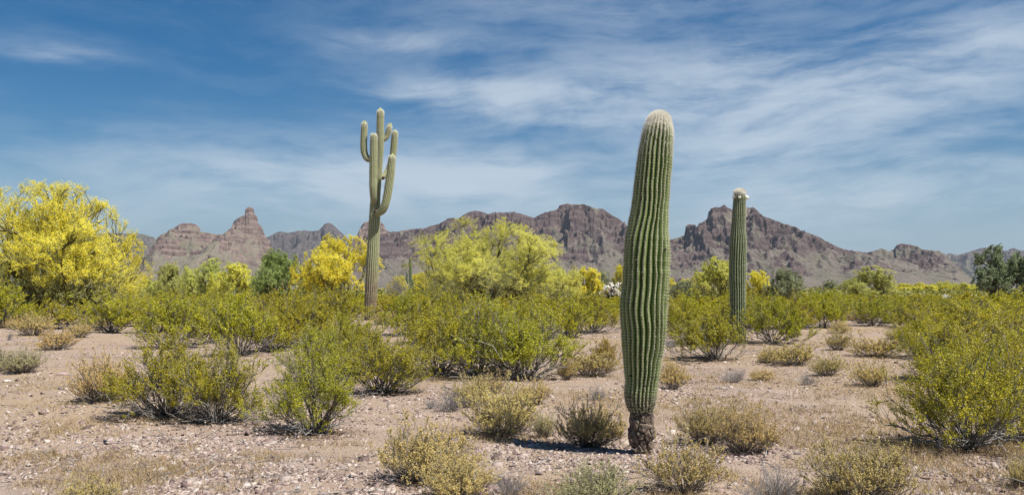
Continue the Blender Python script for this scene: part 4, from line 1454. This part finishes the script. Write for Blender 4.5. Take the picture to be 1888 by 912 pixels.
def tree(seed, trunks, lvl, tilt, lift, nleaf, nflower, leaf, flower, wide=1.0, flow_thr=.45, trunk_r=.022, dense=0, weep=0.0, low=.0, spread=1.0, env=.8):
    """trunk with limbs, fine twigs, leaves and blossoms; unit height, unit width"""
    rng = np.random.default_rng(seed)
    b, d, tl = basal(rng, trunks, tilt[0], tilt[1], .8, .05)
    P = curve(rng, b, d, rng.uniform(.55, .85, trunks), lift, 10, .14)
    m1, m2, m3, m4 = lvl
    L1, _ = spawn(rng, P, m1, .22, 1.0, .46, .8 * spread, .25, 8, .12)
    L2, _ = spawn(rng, L1, m2, .2, 1.0, .25, .8 * spread, .25 - weep, 6, .11)
    L3, _ = spawn(rng, L2, m3, .2, 1.0, .14, .75, .22 - weep, 5, .09)
    L4, _ = spawn(rng, L3, m4, .2, 1.0, .075, .7, .2 - weep * .5, 4, .08)
    tips = L4[:, -1]
    cz = np.percentile(tips[:, 2], 40)
    rxy = np.percentile(np.hypot(tips[:, 0], tips[:, 1]), 97)
    zmax = np.percentile(tips[:, 2], 99)
    outer = np.sqrt((np.hypot(tips[:, 0], tips[:, 1]) / rxy) ** 2 + (np.clip(tips[:, 2] - low * zmax, 0, 9) / zmax) ** 2)
    parts = []
    for Q, r0, r1, sd in ((P, trunk_r, trunk_r * .42, 7), (L1, trunk_r * .40, trunk_r * .16, 5), (L2, trunk_r * .15, trunk_r * .07, 4)):
        rad = np.linspace(r0, r1, Q.shape[1])[None] * rng.uniform(.75, 1.2, (len(Q), 1))
        Vs, Fs = tubes(Q, rad, sd)
        parts.append((Vs, Fs, {'tint': np.repeat(rng.uniform(.1, .7, len(Q)), Q.shape[1] * sd)}))
    wood = merge(parts)
    parts = []
    for Q, r0, r1 in ((L3, .0019, .0011), (L4, .0012, .0007)):
        Vs, Fs = tubes(Q, np.linspace(r0, r1, Q.shape[1])[None] * np.ones((len(Q), 1)), 3)
        parts.append((Vs, Fs, {'tint': np.repeat(rng.uniform(0, 1, len(Q)), Q.shape[1] * 3)}))
    twig = merge(parts)
    out = []
    fl = None
    noise = fbm(tips[:, 0] * 5 + seed, tips[:, 1] * 5 + tips[:, 2] * 4, seed, 3)
    if nflower:
        sel = outer * (.55 + .9 * sstep(.05, .55, tips[:, 2] / zmax)) + .62 * noise + rng.normal(0, .08, len(tips)) > flow_thr * 1.12
        C, i = along(rng, L4[sel], nflower, .1, 1.15, .006)
        V, Fq = leaf_quads(C, flower, rng, 1.15)
        tint = np.repeat(np.clip(.5 + .5 * fbm(C[:, 0] * 6, C[:, 1] * 6 + C[:, 2] * 5, seed + 9, 2) + rng.normal(0, .2, len(C)), 0, 1), 4)
        fl = (V, Fq, tint)
    lv = None
    if nleaf:
        C, i = along(rng, L4, nleaf, .2, 1.1, .010)
        V, Fq = leaf_quads(C, leaf, rng, 1.9)
        tint = np.repeat(np.clip(.5 + .5 * fbm(C[:, 0] * 5, C[:, 1] * 5 + C[:, 2] * 4, seed + 11, 2) + rng.normal(0, .22, len(C)), 0, 1), 4)
        lv = (V, Fq, tint)
    ref = tips
    rx = np.percentile(np.hypot(ref[:, 0], ref[:, 1]), 96)
    s0 = np.array([.5 / rx, .5 / rx, 1 / np.percentile(ref[:, 2], 99.6)])
    s = 1.0
    # even the crown out towards a dome while keeping its lobes
    ax, c0 = np.array([.5, .5, .72]), np.array([0, 0, .28])
    kd = unit(rng.normal(size=(44, 3)))
    kd = kd[kd[:, 2] > -.25]
    q = (tips * s0 - c0) / ax
    qn = np.linalg.norm(q, axis=1)
    qd = q / qn[:, None]
    rk = np.ones(len(kd))
    for j in range(len(kd)):
        near_ = qd @ kd[j] > .86
        rk[j] = np.percentile(qn[near_], 86) if near_.sum() > 12 else .8
    rk = np.clip(rk, .5, 1.6) * rng.uniform(.92, 1.1, len(rk))

    def fit(V):
        q = (V * s0 - c0) / ax
        n_ = np.linalg.norm(q, axis=1, keepdims=True)
        wgt = np.exp(9 * ((q / np.maximum(n_, 1e-6)) @ kd.T - 1))
        r = (wgt * rk).sum(1) / wgt.sum(1)
        m = 1 + env * (1 / r - 1) * sstep(-.35, .1, q[:, 2])
        q = q * m[:, None]
        n2 = np.linalg.norm(q, axis=1)
        q = q * np.where(n2 > .96, (.96 + (n2 - .96) * .45) / np.maximum(n2, 1e-6), 1)[:, None]
        return q * ax + c0
    wood = (fit(wood[0]), *wood[1:])
    twig = (fit(twig[0]), *twig[1:])
    if lv:
        lv = (fit(lv[0]), *lv[1:])
    if fl:
        fl = (fit(fl[0]), *fl[1:])
    out.append(('trunk', mesh_data('trunk', wood[0] * s, wood[1], M['palo_bark'], True, wood[2])))
    out.append(('twigs', mesh_data('twigs', twig[0] * s, twig[1], M['palo_twig'], False, twig[2])))
    if lv:
        out.append(('crown', mesh_data('crown', lv[0] * s, lv[1], M['palo_leaf'], False, {'tint': lv[2]})))
    if fl:
        out.append(('blossoms', mesh_data('blossoms', fl[0] * s, fl[1], M['blossom'], False, {'tint': fl[2]})))
    return out


T_big = tree(501, 10, (7, 6, 6, 4), (.12, 1.22), .26, 36000, 190000, .0045, .0060, flow_thr=.62, trunk_r=.027)
T_dome = tree(512, 13, (7, 6, 6, 4), (.08, 1.32), .22, 130000, 150000, .0042, .0052, flow_thr=.84, trunk_r=.02, weep=.08, env=1.0)
T_lemon = tree(503, 9, (6, 6, 5, 4), (.08, 1.15), .28, 14000, 150000, .010, .0098, flow_thr=.52, trunk_r=.022)
T_small = tree(504, 8, (6, 5, 5, 3), (.10, 1.15), .26, 14000, 60000, .012, .015, flow_thr=.55, trunk_r=.022)
T_small2 = tree(505, 8, (6, 5, 5, 3), (.10, 1.2), .26, 34000, 28000, .013, .015, flow_thr=.80, trunk_r=.022)
T_green = tree(506, 8, (6, 5, 5, 4), (.10, 1.1),   .28, 70000, 0, .011, .02, trunk_r=.022)
T_green2 = tree(507, 5, (6, 5, 5, 4), (.05, .85), .40, 40000, 1500, .011, .014, flow_thr=.9, trunk_r=.022)
T_iron = tree(508, 3, (7, 6, 6, 4), (.05, .65), .35, 60000, 0, .0135, .02, trunk_r=.034)

placed(T_big, 'palo_verde_tree', 'largest palo verde, golden yellow with dark trunks, at the left edge', 'tree', 72, 594, 390, 258, rz=0.6, group='flowering palo verde trees')
placed(T_dome, 'palo_verde_tree', 'broad dome shaped palo verde with yellow tips and grey green twigs, in the middle', 'tree', 908, 588, 325, 192, rz=2.5, group='flowering palo verde trees', mats={'blossoms': 'blossom_pale'})
placed(T_lemon, 'palo_verde_tree', 'lemon yellow round palo verde behind the armed saguaro', 'tree', 625, 570, 172, 141, rz=1.0, group='flowering palo verde trees')
pv = [
    (T_small, 430, 562, 98, 80, 'pale yellow palo verde left of the bright green mesquite', 'blossom_pale', None),
    (T_green2, 392, 560, 78, 86, 'olive green palo verde below the left shoulder of the red butte', None, None),
    (T_green, 316, 560, 76, 76, 'pale green bushy palo verde right of the big yellow one', None, None),
    (T_small2, 352, 556, 60, 66, 'yellowish green palo verde between the pale green and the olive one', 'blossom_pale', None),
    (T_small, 1076, 568, 86, 78, 'small lemon palo verde against the right side of the broad one', None, None),
    (T_small2, 1030, 572, 90, 80, 'low yellowish palo verde under the right limbs of the broad one', 'blossom_pale', None),
    (T_small, 1146, 556, 46, 72, 'yellow palo verde half hidden behind the left side of the thick saguaro', None, None),
    (T_small2, 1326, 566, 118, 90, 'greenish yellow palo verde left of the crowned saguaro', 'blossom_pale', None),
    (T_small, 1394, 562, 72, 66, 'bright yellow palo verde right of the crowned saguaro', None, None),
    (T_small, 1262, 548, 42, 36, 'little yellow palo verde right of the thick saguaro', None, None),
    (T_small, 1238, 550, 30, 40, 'tiny yellow palo verde at the right outline of the thick saguaro', None, None),
    (T_small, 735, 552, 50, 46, 'small yellow palo verde at the foot of the small distant saguaro', None, None),
    (T_small, 778, 552, 52, 52, 'small yellow palo verde at the left edge of the broad one', None, None),
]
for kd, px, py, w, h, lab, fm, lm in pv:
    mt = {}
    if fm:
        mt['blossoms'] = fm
    placed(kd, 'palo_verde_tree', lab, 'tree', px, py, w, h, group='flowering palo verde trees', mats=mt)
placed(T_green, 'mesquite_tree', 'bright green mesquite left of the lemon yellow palo verde', 'tree', 508, 568, 112, 108, mats={'crown': 'mesquite_leaf', 'trunk': 'dark_bark'})
placed(T_green, 'mesquite_tree', 'low green mesquite branch growth in front of the lemon yellow palo verde', 'tree', 572, 568, 66, 70, mats={'crown': 'mesquite_leaf', 'trunk': 'dark_bark'})
placed(T_green2, 'palo_verde_tree', 'pale green upright palo verde behind the bare clearing', 'tree', 1606, 566, 108, 78, group='green trees')
placed(T_green, 'ironwood_tree', 'grey green ironwood right of the bright yellow palo verde by the crowned saguaro', 'tree', 1448, 564, 84, 70, mats={'crown': 'greythorn_leaf'})
placed(T_green, 'ironwood_tree', 'grey green ironwood shrub between the thick and the crowned saguaro', 'tree', 1262, 562, 76, 46, mats={'crown': 'greythorn_leaf'})
placed(T_green, 'ironwood_tree', 'dark olive shrub behind the pale cholla', 'tree', 1108, 556, 56, 58, mats={'crown': 'greythorn_leaf', 'trunk': 'dark_bark'})
placed(T_green2, 'ironwood_tree', 'faint grey shrub on the plain left of the pale green tree', 'tree', 1532, 552, 42, 38, mats={'crown': 'greythorn_leaf'})
placed(T_iron, 'ironwood_tree', 'tall dark blue green ironwood tree near the right edge', 'tree', 1850, 566, 112, 122, rz=.4, mats={'crown': 'ironwood_leaf', 'trunk': 'dark_bark', 'twigs': 'bursage_grey'})
placed(T_iron, 'ironwood_tree', 'dark ironwood tree cut off by the right edge', 'tree', 1902, 566, 70, 96, rz=2.4, mats={'crown': 'ironwood_leaf', 'trunk': 'dark_bark', 'twigs': 'bursage_grey'})
trng = random.Random(5)
for i in range(22):
    px = 1648 + i * 8.2 + trng.uniform(-4, 4)
    py = trng.uniform(545, 552)
    placed(T_small if trng.random() < .6 else T_small2, 'palo_verde_tree', 'low yellow palo verde in the far row under the right hand mountains', 'tree',
           px, py, trng.uniform(26, 46), trng.uniform(22, 30), rz=trng.uniform(0, 6), group='far row of yellow palo verdes', mats={'blossoms': trng.choice(['blossom', 'blossom_pale'])})
for i in range(9):
    px = 275 + i * 21 + trng.uniform(-6, 6)
    placed(T_small2, 'palo_verde_tree', 'low yellowish palo verde in the far row below the red butte', 'tree', px, trng.uniform(547, 554), trng.uniform(36, 56), trng.uniform(28, 42),
           rz=trng.uniform(0, 6), group='far row of palo verdes below the butte', mats={'blossoms': 'blossom_pale'})

# ------------------------------------------------------------------ rocks and litter


def rock(px, py, w_px, label, mat, seed, squash=(1, .8, .55)):
    loc = at(px, py)
    s = w_px / 2 / F * loc[1]
    V, Fc = lump((0, 0, s * squash[2] * .35), s, seed, 3, .45, squash)
    rng = np.random.default_rng(seed)
    for _ in range(7):                       # cut flat broken faces
        n = unit(rng.normal(size=3))
        dd = V @ n - s * rng.uniform(.45, .75)
        V = V - np.clip(dd, 0, None)[:, None] * n
    o = link('rock', mesh_data('rock', V, Fc, M[mat]))
    o.location = loc
    o.rotation_euler = (0, 0, seed * 1.7)
    tag(o, label, 'rock')


rock(302, 848, 22, 'brown angular rock in front of the leftward creosote pair', 'brown_rock', 3)
rock(452, 887, 26, 'flat dark slab of rock at the bottom, left of the wide tan bursage', 'dark_rock', 4, (1, .7, .28))
rock(208, 826, 13, 'small purple red rock left of the brown angular one', 'pink_rock', 5)
rock(116, 690, 26, 'flat pinkish slab on the gravel right of the pale grey green bursage', 'pink_rock', 6, (1, .8, .25))
rock(112, 717, 18, 'dark brown stone on the gravel below the flat pinkish slab', 'dark_rock', 7, (1, .7, .4))
rock(1432, 815, 14, 'dark brown stone right of the tan bursage pair by the thick saguaro', 'brown_rock', 8)
rock(1470, 837, 15, 'dark stone on the open soil left of the large pale tan bursage', 'dark_rock', 9, (1, .7, .4))
rock(365, 828, 12, 'white stone right of the brown angular rock', 'pale_rock', 10, (1, .7, .4))
rock(992, 874, 22, 'grey stone on the soil below the cactus shadow', 'dark_rock', 12, (1, .7, .35))
rock(12, 703, 18, 'pale flat stone at the left edge below the bursage', 'pale_rock', 13, (1, .7, .3))
rock(1222, 740, 12, 'reddish stone on the soil right of the woody foot', 'pink_rock', 14)
rock(195, 815, 12, 'grey purple stone left of the small purple red rock', 'dark_rock', 15, (1, .8, .5))


def build_sticks():
    """grey twigs broken off and lying about"""
    rng = np.random.default_rng(91)
    n = 1500
    x, y = frand(rng, n, 5.6, 24)
    a = rng.uniform(0, 6.283, n)
    d = np.stack([np.cos(a), np.sin(a), rng.uniform(-.02, .16, n)], -1)
    b = np.stack([x, y, gz(x, y) + .014], -1)
    P = curve(rng, b, d, rng.uniform(.05, .34, n), 0, 5, .2)
    P[..., 2] = np.maximum(P[..., 2], b[:, None, 2])
    V, Fq = tubes(P, np.linspace(.0038, .0015, 5)[None] * rng.uniform(.6, 1.5, (n, 1)), 4)
    o = link('fallen_twigs', mesh_data('fallen_twigs', V, Fq, M['dead_stem'], False, {'tint': np.repeat(rng.uniform(-.6, 1, n), 20)}))
    tag(o, 'grey broken twigs scattered over the stony soil', 'twigs', kind='stuff')


build_sticks()


def build_litter():
    """dry brown leaves and sticks fallen under the creosotes"""
    rng = np.random.default_rng(61)
    Cs = []
    for (px, py, w, n) in ((1790, 832, 250, 7000), (1885, 826, 160, 3500), (300, 770, 170, 2600), (400, 782, 140, 2200), (580, 802, 170, 2600), (705, 728, 140, 1500), (890, 698, 200, 2200), (960, 700, 150, 1500), (1318, 666, 130, 2200), (790, 892, 120, 800)):
        x, y, z = at(px, py)
        r = w / 2 / F * y
        p = rng.normal(0, .5, (n, 2)) * r
        Cs.append(np.stack([x + p[:, 0] * 1.1, y + .25 * r + p[:, 1] * .9], -1))
    C = np.concatenate(Cs)
    C = np.concatenate([C, gz(C[:, 0], C[:, 1])[:, None] + .016 / (1 + (np.hypot(C[:, 0], C[:, 1])[:, None] / 25) ** 2) * fbm(C[:, 0] * 1.6, C[:, 1] * 1.6, 5, 4)[:, None] + .006], 1)
    V, Fq = leaf_quads(C, .012, rng, 2.2)
    V = V.reshape(-1, 4, 3)
    V[..., 2] = C[:, None, 2] + (V[..., 2] - C[:, None, 2]) * .3 + .002
    o = link('leaf_litter', mesh_data('leaf_litter', V.reshape(-1, 3), Fq, leaf_mat('litter', (.10, .055, .03), (.24, .15, .085), rough=.8, trans=.1, objvar=0), False, {'tint': np.repeat(rng.uniform(0, 1, len(C)), 4)}))
    tag(o, 'brown fallen leaves and bits lying under the creosote bushes', 'leaf litter', kind='stuff')


build_litter()


def build_haze():
    """thin desert air round the whole scene"""
    x, y0, y1, z0, z1 = 9000.0, -3000.0, 11000.0, -5.0, 620.0
    V = np.array([[-x, y0, z0], [x, y0, z0], [x, y1, z0], [-x, y1, z0], [-x, y0, z1], [x, y0, z1], [x, y1, z1], [-x, y1, z1]])
    Fq = np.array([[0, 3, 2, 1], [4, 5, 6, 7], [0, 1, 5, 4], [1, 2, 6, 5], [2, 3, 7, 6], [3, 0, 4, 7]])
    m, T, out = new_mat('haze')
    v = T.new('ShaderNodeVolumePrincipled')
    v.inputs['Color'].default_value = (.72, .82, .95, 1)
    v.inputs['Density'].default_value = 3.3e-5
    v.inputs['Anisotropy'].default_value = .2
    T.l.new(v.outputs[0], out.inputs['Volume'])
    tag(link('haze', mesh_data('haze', V, Fq, m)), 'thin bluish desert air', 'haze', kind='stuff')


build_haze()
